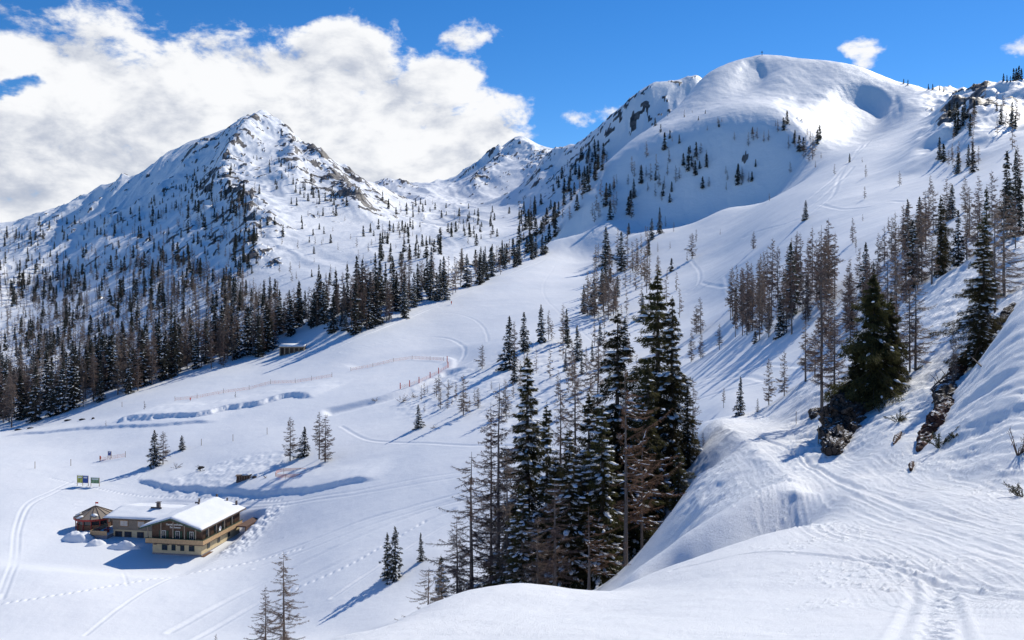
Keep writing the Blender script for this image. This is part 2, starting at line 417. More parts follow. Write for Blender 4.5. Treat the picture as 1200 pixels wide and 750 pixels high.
def make_hit(Z):
    """first terrain point seen along a photo column at a photo row"""
    PP = proj_grid(Z)
    def hit(px, py, ymin=5.0, ymax=9000.0):
        j = np.searchsorted(cols, px) - 1
        fx = (px - cols[j]) / (cols[j + 1] - cols[j])
        col = PP[:, j] * (1 - fx) + PP[:, j + 1] * fx
        zc = Z[:, j] * (1 - fx) + Z[:, j + 1] * fx
        ok = (col <= py) & (rows >= ymin) & (rows <= ymax)
        if not ok.any():
            return None
        i = int(np.argmax(ok))
        Y = rows[i]; z = zc[i]
        if i > 0 and rows[i - 1] >= ymin and col[i - 1] > py:
            f_ = (col[i - 1] - py) / max(1e-6, col[i - 1] - col[i])
            Y = rows[i - 1] * (1 - f_) + rows[i] * f_
            z = zc[i - 1] * (1 - f_) + zc[i] * f_
        return Vector(((px - 600) / F * Y, Y, z))
    return hit


def make_ground(Z):
    lr = np.log(rows)
    def ground(px, Y):
        j = int(np.clip(np.searchsorted(cols, px) - 1, 0, nc - 2)); i = int(np.clip(np.searchsorted(rows, Y) - 1, 0, nr - 2))
        fx = (px - cols[j]) / (cols[j + 1] - cols[j]); fy = (Y - rows[i]) / (rows[i + 1] - rows[i])
        z = (Z[i, j] * (1 - fx) + Z[i, j + 1] * fx) * (1 - fy) + (Z[i + 1, j] * (1 - fx) + Z[i + 1, j + 1] * fx) * fy
        return float(z)
    return ground


hit0 = make_hit(Zs)


def world_line(pp, ymin=5.0, ymax=9000):
    out = []
    for px, py in pp:
        h = hit0(px, py, ymin, ymax)
        if h is not None:
            out.append((h.x, h.y))
    return np.array(out)


def dense(pp, step=6.0):
    """Catmull-Rom through photo points"""
    p = np.array(pp, float)
    p = np.concatenate([[2 * p[0] - p[1]], p, [2 * p[-1] - p[-2]]])
    out = []
    for i in range(1, len(p) - 2):
        n = max(1, int(np.hypot(*(p[i + 1] - p[i])) / step))
        for k in range(n):
            t = k / n
            a, b, c, d = p[i - 1], p[i], p[i + 1], p[i + 2]
            out.append(0.5 * ((2 * b) + (-a + c) * t + (2 * a - 5 * b + 4 * c - d) * t * t + (-a + 3 * b - 3 * c + d) * t ** 3))
    out.append(p[-2])
    return [tuple(q) for q in out]


def line_dist(L, reach, Ylo=None, Yhi=None):
    """signed distance to the polyline L for the vertices within reach; returns mask, dist, along"""
    x0, y0 = L.min(0) - reach; x1, y1 = L.max(0) + reach
    m = (Xw > x0) & (Xw < x1) & (Yw > y0) & (Yw < y1)
    X = Xw[m]; Y = Yw[m]
    best = np.full(X.shape, 1e9); sg = np.zeros(X.shape); al = np.zeros(X.shape); acc = 0.0
    for i in range(len(L) - 1):
        ax, ay = L[i]; bx, by = L[i + 1]
        dx, dy = bx - ax, by - ay
        l2 = dx * dx + dy * dy
        if l2 < 1e-8:
            continue
        t = np.clip(((X - ax) * dx + (Y - ay) * dy) / l2, 0, 1)
        ex = X - ax - t * dx; ey = Y - ay - t * dy
        d = np.hypot(ex, ey)
        c = dx * ey - dy * ex
        u = d < best
        best[u] = d[u]; sg[u] = np.sign(c[u]); al[u] = acc + t[u] * math.sqrt(l2)
        acc += math.sqrt(l2)
    return m, best * sg, al / max(acc, 1e-6)


# ---- relief: noise by zone
lnY = np.log(Yw)
far_m = sstep(Yw, 560, 900)
leftmt = far_m * sstep(CXc, 640, 520) + 0
rightmt = sstep(Yw, 600, 720) * sstep(CXc, 600, 680)
Z = Zs.copy()
ed = sstep(Yw, 1300, 2400)
warpx = Xw + 40 * fbm(Xw, Yw, 260, 3, 0.5, 41); warpy = Yw + 40 * fbm(Xw, Yw, 260, 3, 0.5, 57)
# left mountain and back range: ribs and gullies
Z += leftmt * (7.5 * ridged(warpx * 1.0 + warpy * 0.15, warpy * 0.30, 120, 4, 0.45, 3) + 1.6 * fbm(Xw, Yw * .7, 45, 4, 0.5, 9)) * (0.55 + 0.6 * sstep(Yw, 900, 1500))
Z += rightmt * sstep(Yw, 1120, 1250) * (4.5 * ridged(warpx, warpy * 0.5, 120, 5, 0.5, 13))
Z += rightmt * (1 - sstep(Yw, 1120, 1250)) * (1.2 * fbm(Xw, Yw, 110, 4, 0.5, 19) + 0.4 * fbm(Xw * 2.2, Yw * 0.8, 22, 3, 0.5, 23))
# cliffs and ribs right of the dome
rb = sstep(CXc, 1070, 1110) * sstep(Yw, 330, 520) * (1 - sstep(Yw, 900, 1000))
Z += rb * (6.5 * ridged(Xw * 0.9 - Yw * .2, Yw * 0.45, 60, 4, 0.55, 29) - 7.5)
# rolling middle ground
mid = sstep(Yw, 110, 160) * (1 - sstep(Yw, 620, 760))
Z += mid * sstep(CXc, 690, 800) * (0.9 * fbm(Xw, Yw, 70, 3, 0.45, 31) + 0.12 * fbm(Xw, Yw, 9, 3, 0.5, 33))
Z += mid * (1 - sstep(CXc, 690, 800)) * (0.8 * fbm(Xw, Yw, 70, 3, 0.5, 35) + 0.05 * fbm(Xw, Yw, 6, 3, 0.5, 37))
# lumpy ground between the cat road and the piste, and under the larches
lm = np.zeros_like(Z)
def blob(cx_, cy_, rx, ry, ymin=5, ymax=9000, s=0.5):
    h = hit0(cx_, cy_, ymin, ymax)
    hx = hit0(min(cx_ + rx, 1600), cy_, ymin, ymax)
    wx = abs(rx) / F * h.y
    h2 = hit0(cx_, cy_ - ry, ymin, ymax); h3 = hit0(cx_, cy_ + ry, ymin, ymax)
    wy = max(2.0, 0.5 * abs(h2.y - h3.y))
    d = ((Xw - h.x) / wx) ** 2 + ((Yw - h.y) / wy) ** 2
    return 1 - sstep(d, s, 1.0)
lm = np.maximum(lm, blob(270, 556, 95, 20, 150, 500))
lm = np.maximum(lm, blob(520, 455, 60, 28, 150, 500))
lm = np.maximum(lm, 0.8 * blob(620, 440, 70, 60, 150, 500))
Z += lm * (0.28 * fbm(Xw, Yw, 5.5, 3, 0.6, 43) + 0.22 * np.maximum(0, fbm(Xw, Yw, 2.6, 2, 0.5, 47)))
# near ground: soft drifts; trail: churned
near = 1 - sstep(Yw, 90, 130)
Z += near * sstep(Yw, 6, 14) * 0.05 * fbm(Xw, Yw * 0.7, 3.5, 4, 0.5, 51)
Z += near * sstep(Yw, 10, 20) * 0.09 * fbm(Xw, Yw, 11, 3, 0.5, 53)

Z -= 8.0 * leftmt
SPUR = np.zeros_like(Z)
def spur(pp, h, w, ymin=600, rocky=1.0):
    global SPUR
    L = world_line(dense(pp, 8), ymin, 2600)
    if len(L) < 3: return
    m, d, al = line_dist(L, w * 3)
    ww = w * (1 + .35 * fbm(Xw[m], Yw[m], 60, 2, .5, 63))
    e = np.exp(-(np.abs(d) / ww) ** 1.5) * sstep(al, 0, .1) * (1 - .5 * sstep(al, .8, 1.0))
    Z[m] += h * e * (1 + .35 * fbm(Xw[m], Yw[m], 35, 3, .6, 64))
    SPUR[m] = np.maximum(SPUR[m], e * rocky)
spur([(311, 136), (290, 160), (272, 185), (262, 210), (282, 240), (296, 270), (305, 300)], 20, 30)
spur([(240, 160), (212, 196), (175, 232), (130, 262)], 13, 24, rocky=.6)
spur([(150, 210), (120, 235), (85, 262)], 10, 22, rocky=.5)
spur([(318, 137), (338, 165), (345, 195), (350, 215)], 13, 20)
spur([(360, 178), (385, 205), (408, 232), (422, 250)], 18, 26, rocky=1.2)
spur([(400, 197), (425, 215), (445, 235)], 10, 18)
spur([(1122, 122), (1114, 140), (1108, 165), (1100, 192)], 7, 12, 300, 1.3)
spur([(1158, 112), (1150, 130), (1143, 160), (1136, 190)], 8, 12, 300, 1.3)
spur([(1190, 110), (1180, 140), (1168, 168)], 6, 12, 250, 1.0)
spur([(1085, 150), (1075, 175), (1062, 200)], 4, 10, 300, .4)
spur([(100, 228), (60, 262), (25, 292)], 10, 30, rocky=.2)
spur([(230, 250), (215, 290), (190, 330)], 9, 25, rocky=.4)
spur([(446, 216), (465, 213), (485, 218)], 12, 22, 1500, 1.2)
spur([(609, 164), (590, 185), (570, 205), (548, 222)], 16, 40, 1500, .8)
spur([(612, 164), (625, 185), (640, 210)], 14, 38, 1500, .7)
spur([(590, 176), (565, 192), (545, 206)], 16, 30, 1500, .6)
spur([(650, 180), (636, 205), (625, 235)], 18, 34, 1300, .8)
# --- scarps and road cuts: (points, height, face width, fade, side)
def step_line(pp, h, w, fade, side=1, ymin=120, ymax=700, wob=0.0):
    L = world_line(dense(pp), ymin, ymax)
    m, d, al = line_dist(L, fade * 1.4)
    d = d * side
    if wob:
        d = d + wob * fbm(Xw[m], Yw[m], 9, 3, 0.6, 61)
    ends = sstep(al, 0, 0.08) * (1 - sstep(al, 0.92, 1.0))
    v = sstep(d, -w / 2, w / 2) * (1 - sstep(np.abs(d), w, fade))
    Z[m] += h * v * ends
def groove(pp, depth, w, ymin=5, ymax=9000, bank=0.35):
    L = world_line(dense(pp), ymin, ymax)
    if len(L) < 2:
        return
    m, d, al = line_dist(L, w * 4)
    g = -depth * np.exp(-(d / w) ** 2) + depth * bank * np.exp(-((np.abs(d) - 1.9 * w) / (0.7 * w)) ** 2)
    Z[m] += g
step_line([(130, 497), (165, 493), (200, 490), (240, 487), (270, 480), (300, 476), (340, 467), (372, 466)], 1.6, 2.2, 26, 1, wob=2.2)
step_line([(0, 512), (40, 508), (70, 506), (110, 503), (150, 500), (200, 497), (260, 492)], 0.8, 2.0, 16, 1, wob=0.8)
step_line([(160, 560), (175, 567), (200, 572.5), (250, 577), (300, 578.5), (350, 576), (400, 569), (450, 560)], 1.0, 1.5, 17, 1, wob=1.0)
step_line([(410, 432), (440, 424), (480, 418), (515, 416), (533, 420), (530, 432)], -0.8, 3.0, 14, 1)
step_line([(375, 480), (420, 470), (460, 460), (500, 446), (528, 432)], -1.6, 3.0, 12, -1)
step_line([(690, 300), (720, 302), (735, 305)], 1.2, 2.0, 14, 1, 300, 800)
# --- cat tracks and ski tracks
for pp, dp, w in [
    ([(0, 700), (14, 660), (18, 620), (30, 590), (60, 575), (85, 563)], .12, .55),
    ([(3, 706), (19, 662), (23, 622), (36, 592), (64, 577), (90, 565)], .12, .55),
    ([(90, 590), (180, 587), (300, 590), (400, 578), (500, 560), (600, 545), (700, 520)], .10, .6),
    ([(90, 594), (180, 592), (300, 594), (400, 582), (500, 566), (600, 550)], .10, .6),
    ([(290, 660), (350, 640), (420, 612), (480, 596), (560, 575), (620, 560)], .16, .7),
    ([(300, 668), (360, 646), (430, 618), (490, 600), (560, 580)], .16, .7),
    ([(200, 740), (300, 690), (400, 640), (500, 600), (560, 584)], .2, .9),
    ([(230, 748), (330, 695), (430, 645), (530, 600)], .2, .9),
    ([(390, 700), (450, 660), (500, 630), (560, 600)], .18, .6),
    ([(100, 745), (180, 690), (260, 655), (330, 630)], .10, .5),
    ([(150, 690), (140, 660), (120, 640), (70, 620)], .06, .4),
    ([(400, 500), (430, 516), (480, 520), (540, 523), (600, 522)], .16, .7),
    ([(0, 575), (80, 572), (150, 565), (165, 556)], .08, .5),
    ([(390, 372), (450, 370), (520, 368), (550, 373), (568, 385), (572, 400)], .14, .7),
    ([(400, 412), (450, 402), (500, 396), (530, 398), (545, 408), (540, 420)], .2, .9),
    ([(720, 420), (640, 350), (650, 310)], .1, .6)]:
    groove(pp, dp * .8, w * .7, 120, 720)
for pp, dp, w in [
    ([(775, 362), (800, 345), (825, 332), (855, 312), (880, 290), (910, 262), (960, 225), (990, 195), (1010, 170)], .35, 1.2),
    ([(780, 366), (808, 348), (833, 333), (862, 313), (888, 290), (920, 262), (970, 226), (1000, 196)], .35, 1.2),
    ([(1020, 165), (1000, 185), (985, 205), (975, 230), (940, 258), (900, 290), (870, 312), (850, 325), (853, 335), (855, 342)], .3, 1.1),
    ([(822, 332), (835, 336), (850, 336), (860, 333)], .3, .9),
    ([(700, 318), (730, 290), (745, 275), (790, 268)], .2, .8),
    ([(810, 305), (820, 320), (818, 335), (805, 345)], .25, .8),
    ([(830, 445), (870, 436), (900, 432), (940, 431)], .2, .7),
    ([(815, 455), (850, 446), (880, 445), (900, 450)], .2, .7),
    ([(820, 468), (860, 458), (900, 450), (930, 446)], .2, .7),
    ([(960, 240), (990, 245), (1020, 242), (1040, 235), (1060, 235)], .3, 1.0),
    ([(870, 280), (900, 268), (960, 250), (1010, 232)], .25, .9),
    ([(1100, 280), (1060, 290), (1040, 310)], .3, .9)]:
    groove(pp, dp * .6, w * .7, 100, 900)
rngt = random.Random(7)
for k in range(10):      # old runs wandering down the piste
    o = k * 5.5 + rngt.uniform(-2, 2)
    groove([(640 - o * .5, 303 + o * .2), (600 - o, 325 + o * .35), (560 - o * 1.2, 342 + o * .4), (500 - o * 1.3, 365 + o * .5), (440 - o, 385 + o * .5)], .09, .5, 200, 720)
# footprints across the valley floor
r0_, r1_ = int(np.searchsorted(rows, 120)), int(np.searchsorted(rows, 280))
for pp in ([(-10, 714), (60, 703), (140, 688), (220, 673), (290, 660), (360, 642)], [(330, 700), (400, 668), (450, 640), (500, 612)], [(60, 560), (140, 576), (220, 583), (330, 585)]):
    L = world_line(dense(pp, 2.0), 120, 400)
    seg_ = np.hypot(*np.diff(L, axis=0).T); cum = np.concatenate([[0], np.cumsum(seg_)])
    for q_ in np.arange(0, cum[-1], 1.5):
        x = np.interp(q_, cum, L[:, 0]); y = np.interp(q_, cum, L[:, 1]) + rngt.uniform(-.15, .15)
        a_ = int(np.searchsorted(rows, y - 1.6)); b_ = int(np.searchsorted(rows, y + 1.6))
        pc = x / y * F + 600
        c_, e_ = int(np.searchsorted(cols, pc - 6)), int(np.searchsorted(cols, pc + 6))
        dd = ((Xw[a_:b_, c_:e_] - x) / .28) ** 2 + ((Yw[a_:b_, c_:e_] - y) / .55) ** 2
        Z[a_:b_, c_:e_] -= .20 * np.exp(-dd)
# trail: groomer ruts and ski marks
trail_mid = [(1330, 690), (1200, 640), (1100, 612), (1040, 592), (990, 572), (960, 552), (930, 531), (895, 513), (865, 500), (850, 494)]
TL = world_line(dense(trail_mid), 8, 100)
m, d, al = line_dist(TL, 9)
trailw = np.zeros_like(Z); trailw[m] = 1 - sstep(np.abs(d), 2.6, 4.8)
LT = float(np.hypot(*np.diff(TL, axis=0).T).sum())
ta = np.zeros_like(Z); td = np.zeros_like(Z); ta[m] = al * LT; td[m] = d
Z += trailw * (0.022 * fbm(ta / 6.0, td / 0.16, 1.0, 3, 0.6, 71) + 0.014 * fbm(ta / 1.2, td / 0.5, 1.0, 3, 0.6, 74) + 0.025 * np.maximum(0, fbm(Xw, Yw, 0.30, 2, 0.6, 73)) * (fbm(Xw, Yw, 4, 2, .5, 75) > .1))
for k in range(9):
    o = rngt.uniform(-26, 30); q = rngt.uniform(-.4, .4)
    groove([(1200, 640 + o * .7), (1100, 612 + o * .55 + q * 10), (1040, 592 + o * .45), (990, 572 + o * .3 + q * 6), (955, 550 + o * .2), (925, 530 + o * .1), (890, 512)], rngt.uniform(.012, .035), rngt.uniform(.06, .14), 8, 100)
# clods thrown up beside the ruts, fine wind ripples on the near slope
clod = sstep(np.abs(td), 1.2, 2.2) * (1 - sstep(np.abs(td), 3.6, 6.5)) * (trailw + .0 > -1) * (Yw < 48) * (Yw > 15)
clod = np.where(td == 0, 0, clod)
Z += clod * .07 * np.maximum(0, fbm(Xw, Yw, .24, 3, .6, 76) - .2) * (fbm(Xw, Yw, 3.0, 2, .5, 77) > .05)
Z += near * (1 - trailw) * .010 * fbm(Xw * .6 + Yw * .3, Yw * 1.3, .55, 3, .6, 78) * (.4 + .9 * sstep(fbm(Xw, Yw, 6, 2, .5, 79), -.2, .5))
# bank by the trail: wind crust and slides
bankm = np.zeros_like(Z)
bankm = sstep(CXc, 1040, 1080) * (1 - sstep(Yw, 46, 50)) * sstep(Yw, 28.5, 30.5) * (1 - trailw)
Z += bankm * (0.16 * fbm((Xw * .9 + Yw * .35) * .9, (Yw - .4 * Xw) * .28, 1.3, 4, 0.55, 81) * (.35 + sstep(-Z, 0.3, 3.5)) + .05 * np.maximum(0, fbm(Xw, Yw, .5, 3, .6, 82)) * sstep(-Z, 4.0, 5.2))
bank2 = sstep(CXc, 900, 940) * sstep(Yw, 42, 50) * (1 - sstep(Yw, 95, 110))
Z += bank2 * (0.30 * fbm(Xw + Yw, Yw, 5, 4, 0.6, 83) + .12 * fbm(Xw, Yw, 1.2, 3, .6, 84))
bank3 = sstep(CXc, 780, 820) * (1 - sstep(CXc, 895, 915)) * sstep(Yw, 41, 47) * (1 - sstep(Yw, 85, 95))
Z += bank3 * (1 - trailw) * (0.22 * fbm(Xw, Yw, 2.4, 4, 0.62, 85))
# cornice lip on the trail's outer edge
L = world_line(dense([(952, 606), (930, 580), (915, 556), (905, 545), (890, 535), (875, 524), (858, 510), (843, 500)]), 30, 100)
m, d, al = line_dist(L, 4)
Z[m] += 0.32 * np.exp(-(d / 0.6) ** 2) * (0.4 + 0.9 * np.clip(fbm(Xw[m], Yw[m], 3.0, 3, 0.6, 87), 0, 1))
# foreground boot track and ski lines
for k, (pp, dp, w) in enumerate([
    ([(1085, 800), (1087, 750), (1095, 720), (1098, 692), (1096, 680)], .030, .16), ([(1118, 800), (1116, 750), (1114, 720), (1116, 694)], .03, .10),
    ([(1040, 775), (1062, 728), (1070, 700), (1068, 680), (1060, 668)], .03, .09), ([(1135, 760), (1122, 715), (1112, 690)], .025, .07),
    ([(1400, 730), (1200, 702), (1100, 682), (1040, 664), (1000, 655), (950, 650), (880, 648), (820, 660), (790, 668)], .04, .10),
    ([(1400, 718), (1200, 694), (1110, 676), (1050, 660), (1005, 652)], .04, .10)]):
    groove(pp, dp, w, 6, 40)
bt = world_line(dense([(1090, 790), (1098, 740), (1104, 700), (1104, 682)], 5), 6, 40)
for k in range(0, len(bt)):
    x, y = bt[k]
    if k % 2 == 0:
        for s in (-1, 1):
            dd = ((Xw[:420] - x - s * .15 - rngt.uniform(-.05, .05)) / .075) ** 2 + ((Yw[:420] - y - s * .15 + rngt.uniform(-.08, .08)) / .15) ** 2
            Z[:420] += -rngt.uniform(.03, .075) * np.exp(-dd * 1.3) + .02 * np.exp(-(np.sqrt(dd) - 1.7) ** 2 * 5)
# hut platform: level the snow where the inn stands
def level(x, y, r0, r1, z):
    d = np.hypot(Xw - x, Yw - y)
    w_ = 1 - sstep(d, r0, r1)
    Z[:] = Z * (1 - w_) + z * w_
HUT = (-70.07, 200.0)
_lx = (Xw + 70.07) * .9857 - (Yw - 200) * .1685; _ly = (Xw + 70.07) * .1685 + (Yw - 200) * .9857
_dx = np.maximum(np.maximum(-36 - _lx, (_lx - 1.3) * 2.2), 0); _dy = np.maximum(np.maximum(-9 - _ly, (_ly - 19) * 1.6), 0)
_w = 1 - sstep(np.hypot(_dx, _dy), 0, 10)
Z[:] = Z * (1 - _w) + (-59.15 + 0.03 * (Yw - 200)) * _w
_b = sstep(_lx, 2, 5) * (1 - sstep(_lx, 8, 13)) * sstep(_ly, -4, 3) * (1 - sstep(_ly, 20, 27))
Z += _b * (.35 * fbm(Xw, Yw, 1.8, 3, .6, 66) + .2)
# steep cut behind the inn on its right side
Z = np.where(np.isfinite(Z), Z, 0)
P0 = proj_grid(Z)
def scoop(cx_, cy_, rx, ry, depth, Y0, Y1, tilt=0.0, edge=.86):
    u = (CXc - cx_) / rx; v = (P0 - cy_) / ry
    u, v = u * math.cos(tilt) - v * math.sin(tilt), u * math.sin(tilt) + v * math.cos(tilt)
    q = np.hypot(u, v)
    mk = (1 - sstep(q, edge, 1.0)) * (Yw > Y0) * (Yw < Y1)
    t_ = np.clip((1 - v * 1.0 + u * .5) / 2.2, 0, 1) ** 1.7
    return depth * mk * t_
Z -= scoop(1003, 131, 50, 36, 20, 700, 930, 0, .45)
Z -= scoop(880, 87, 20, 21, 7, 880, 1080, 0, .5)
Z -= scoop(1050, 130, 9, 20, 5, 600, 860, .5, .4)
Z -= scoop(925, 122, 22, 9, 3, 700, 1000, 0, .4)
Z -= scoop(950, 118, 34, 9, 2.5, 700, 1000, 0, .4)
PYf = proj_grid(Z)

# rock mask (attribute): where bare rock shows
def zone(px0, px1, py0, py1, soft=12):
    return sstep(CXc, px0 - soft, px0 + soft) * (1 - sstep(CXc, px1 - soft, px1 + soft)) * sstep(PYf, py0 - soft, py0 + soft) * (1 - sstep(PYf, py1 - soft, py1 + soft))
dzy = np.gradient(Z, axis=0) / np.gradient(Yw, axis=0)
dzx = np.gradient(Z, axis=1) / np.maximum(1e-6, np.gradient(Xw, axis=1))
slope = np.hypot(dzy, dzx - dzy * 0)
rn = 1.1 * fbm(Xw, Yw, 22, 5, 0.72, 91) + 0.5 * fbm(Xw, Yw, 90, 2, 0.6, 95)
rock = np.zeros_like(Z)
far_rock = sstep(Yw, 640, 760)
base_thr = 1.10 - 0.38 * leftmt * sstep(PYf, 300, 230)
rz = 0.85 * SPUR + 0.35 * zone(345, 430, 195, 262) + 0.25 * zone(430, 490, 205, 232) + 0.42 * zone(690, 770, 105, 165) * (Yw > 1150) + 0.30 * zone(640, 720, 165, 235) * (Yw > 1100)
rock = far_rock * sstep(rn + rz + 0.35 * (slope - 0.55), 0.98, 1.12) * sstep(slope, 0.2, 0.45)
rr = 0.95 * zone(1098, 1118, 125, 190, 8) + 0.85 * zone(1135, 1160, 100, 185, 8) + .55 * zone(1150, 1200, 130, 175, 10)
rn2 = fbm(Xw * 1.5, Yw * .5, 24, 4, 0.6, 97)
rock = np.maximum(rock, (Yw > 300) * (CXc > 1070) * sstep(rn2 + .5 * rr + .9 * SPUR, 1.0, 1.12) * sstep(slope, .25, .5))
rock = np.where(rightmt * (Yw < 1100) * (CXc < 1070) > 0.5, sstep(rn + 0.35 * zone(690, 960, 150, 235, 15), 1.72, 1.84), rock)
# raise the rock a little out of the snow
Z += rock * (0.9 + 1.6 * np.abs(fbm(Xw, Yw, 12, 3, 0.6, 99))) * sstep(Yw, 300, 700)
hit = make_hit(Z)
ground = make_ground(Z)

# ------------------------------------------------------------------ materials
def new_mat(name):
    m = bpy.data.materials.new(name)
    m.use_nodes = True
    m.node_tree.nodes.clear()
    t = NT(m.node_tree)
    b = t.node('ShaderNodeBsdfPrincipled')
    o = t.node('ShaderNodeOutputMaterial', ins={0: b.outputs[0]})
    return m, t, b


def simple(name, col, rough=0.7, var=0.15, scale=3.0, bump=0.0, metallic=0.0, stretch=(1, 1, 1), spec=0.3, objvar=0.0):
    m, t, b = new_mat(name)
    tc = t.node('ShaderNodeTexCoord').outputs['Object']
    mp = t.node('ShaderNodeMapping', ins={0: tc, 'Scale': stretch}).outputs[0]
    n = t.noise(mp, scale, 5, 0.6)
    c0 = tuple(max(0, c * (1 - var)) for c in col) + (1,)
    c1 = tuple(min(1, c * (1 + var)) for c in col) + (1,)
    c = t.mix(t.ss(n, 0.3, 0.7), c0, c1)
    if objvar:
        oi = t.node('ShaderNodeObjectInfo').outputs['Random']
        hs = t.node('ShaderNodeHueSaturation', ins={'Color': c, 'Value': t.ss(oi, 0, 1, 1 - objvar, 1 + objvar), 'Hue': t.ss(oi, 0, 1, 0.485, 0.515)})
        c = hs.outputs[0]
    t.l.new(c, b.inputs['Base Color'])
    b.inputs['Roughness'].default_value = rough
    b.inputs['Metallic'].default_value = metallic
    b.inputs['Specular IOR Level'].default_value = spec
    if bump:
        bp = t.node('ShaderNodeBump', ins={'Height': n, 'Strength': bump, 'Distance': 0.05})
        t.l.new(bp.outputs[0], b.inputs['Normal'])
    return m


def snow_mat(name, scales, dist, rockattr=False, grain=0.0, dirt=0.0):
    m, t, b = new_mat(name)
    geo_ = t.node('ShaderNodeNewGeometry')
    pos = geo_.outputs['Position']
    n_big = t.noise(pos, scales[0] * 0.2, 3, 0.5)
    n = t.noise(pos, scales[0], 6, 0.62)
    n2 = t.noise(pos, scales[1], 4, 0.6)
    snow = t.mix(t.ss(n_big, 0.3, 0.7), (0.84, 0.865, 0.895, 1), (0.87, 0.885, 0.905, 1))
    if dirt:
        nd = t.noise(pos, 2.4, 7, 0.7, 0.6)
        snow = t.mix(t.ss(nd, 0.56, 0.75, 0, dirt), snow, (0.62, 0.62, 0.62, 1))
    h = t.math('ADD', t.math('MULTIPLY', n, 1.0), t.math('MULTIPLY', n2, 0.3))
    if grain:
        n3 = t.noise(pos, 60, 2, 0.6)
        h = t.math('ADD', h, t.math('MULTIPLY', n3, grain))
    col = snow
    if rockattr:
        at = t.node('ShaderNodeAttribute', attribute_name='rock').outputs['Fac']
        rn_ = t.noise(pos, 0.10, 8, 0.7)
        rc = t.mix(t.ss(rn_, 0.35, 0.68), (0.045, 0.042, 0.045, 1), (0.20, 0.185, 0.175, 1))
        fr = t.math('ADD', at, t.math('MULTIPLY', t.math('SUBTRACT', rn_, 0.5), 1.7))
        f = t.ss(fr, 0.42, 0.58)
        col = t.mix(f, snow, rc)
    t.l.new(col, b.inputs['Base Color'])
    b.inputs['Roughness'].default_value = 0.62
    b.inputs['Specular IOR Level'].default_value = 0.25
    bp = t.node('ShaderNodeBump', ins={'Height': h, 'Strength': 1.0, 'Distance': dist})
    t.l.new(bp.outputs[0], b.inputs['Normal'])
    return m


M_NEAR = snow_mat('snow_near', (0.9, 9.0), 0.07, grain=0.30)
M_TRAIL = snow_mat('snow_trail', (1.4, 9.0), 0.08, grain=0.30, dirt=0.35)
M_MID = snow_mat('snow_valley', (0.16, 0.9), 0.16)
M_FAR = snow_mat('snow_mountain', (0.05, 0.25), 1.1, rockattr=True)
M_SNOWP = snow_mat('snow_cap', (1.5, 7.0), 0.05)
M_SPR = simple('spruce_needles', (0.066, 0.060, 0.022), 0.75, 0.45, 1.2, objvar=0.25)
M_SPRF = simple('spruce_needles_far', (0.046, 0.048, 0.038), 0.85, 0.3, 0.6, objvar=0.3)
M_LAR = simple('larch_twigs', (0.20, 0.15, 0.128), 0.8, 0.35, 1.0, objvar=0.25)
M_LARD = simple('larch_twigs_dry', (0.20, 0.12, 0.08), 0.8, 0.3, 1.0)
def translucent(m, amount):
    t = NT(m.node_tree)
    b = [n for n in t.n if n.type == 'BSDF_PRINCIPLED'][0]; o = [n for n in t.n if n.type == 'OUTPUT_MATERIAL'][0]
    tr_ = t.node('ShaderNodeBsdfTranslucent')
    t.l.new(b.inputs['Base Color'].links[0].from_socket, tr_.inputs[0])
    mx = t.node('ShaderNodeMixShader', ins={0: amount, 1: b.outputs[0], 2: tr_.outputs[0]})
    t.l.new(mx.outputs[0], o.inputs[0])
for m_ in (M_SPR, M_SPRF, M_LAR, M_LARD):
    translucent(m_, .42)
M_BARK = simple('bark', (0.10, 0.08, 0.068), 0.9, 0.4, 6, 0.5, stretch=(4, 4, 0.6))
M_BARKL = simple('bark_grey', (0.17, 0.14, 0.125), 0.9, 0.4, 6, 0.5, stretch=(4, 4, 0.6))
def rock_mat(name, c0, c1, snowy=.5):
    m, t, b = new_mat(name)
    g_ = t.node('ShaderNodeNewGeometry')
    n1 = t.noise(g_.outputs['Position'], 1.3, 9, .7, .4); n2 = t.noise(g_.outputs['Position'], 7.0, 5, .7)
    vo = t.node('ShaderNodeTexVoronoi', feature='DISTANCE_TO_EDGE', ins={'Vector': g_.outputs['Position'], 'Scale': 2.6})
    crack = t.ss(vo.outputs['Distance'], 0.0, 0.07)
    c = t.mix(t.ss(n1, .36, .66), c0 + (1,), c1 + (1,))
    c = t.mix(crack, tuple(v * .35 for v in c0) + (1,), c)
    nz = t.node('ShaderNodeSeparateXYZ', ins={0: g_.outputs['Normal']}).outputs[2]
    f = t.ss(t.math('ADD', nz, t.math('MULTIPLY', t.math('SUBTRACT', n2, .5), 1.3)), 1.02 - snowy * .4, 1.10 - snowy * .4)
    c = t.mix(f, c, (.84, .865, .9, 1))
    t.l.new(c, b.inputs['Base Color']); b.inputs['Roughness'].default_value = .85; b.inputs['Specular IOR Level'].default_value = .2
    h = t.math('ADD', t.math('MULTIPLY', n1, 1.0), t.math('MULTIPLY', crack, .35))
    bp = t.node('ShaderNodeBump', ins={'Height': h, 'Strength': 1.0, 'Distance': .22})
    t.l.new(bp.outputs[0], b.inputs['Normal'])
    return m
M_ROCK = rock_mat('rock', (0.035, 0.028, 0.025), (0.11, 0.085, 0.07), .15)
M_ROCKR = rock_mat('rock_red', (0.05, 0.022, 0.018), (0.12, 0.06, 0.045), .25)



# ------------------------------------------------------------------ object helpers
def link(name, me, parent=None, loc=None):
    o = bpy.data.objects.new(name, me)
    C.objects.link(o)
    if parent is not None:
        o.parent = parent
    if loc is not None:
        o.location = loc
    return o


def tag(o, label=None, cat=None, group=None, kind=None):
    if label: o['label'] = label
    if cat: o['category'] = cat
    if group: o['group'] = group
    if kind: o['kind'] = kind
    return o


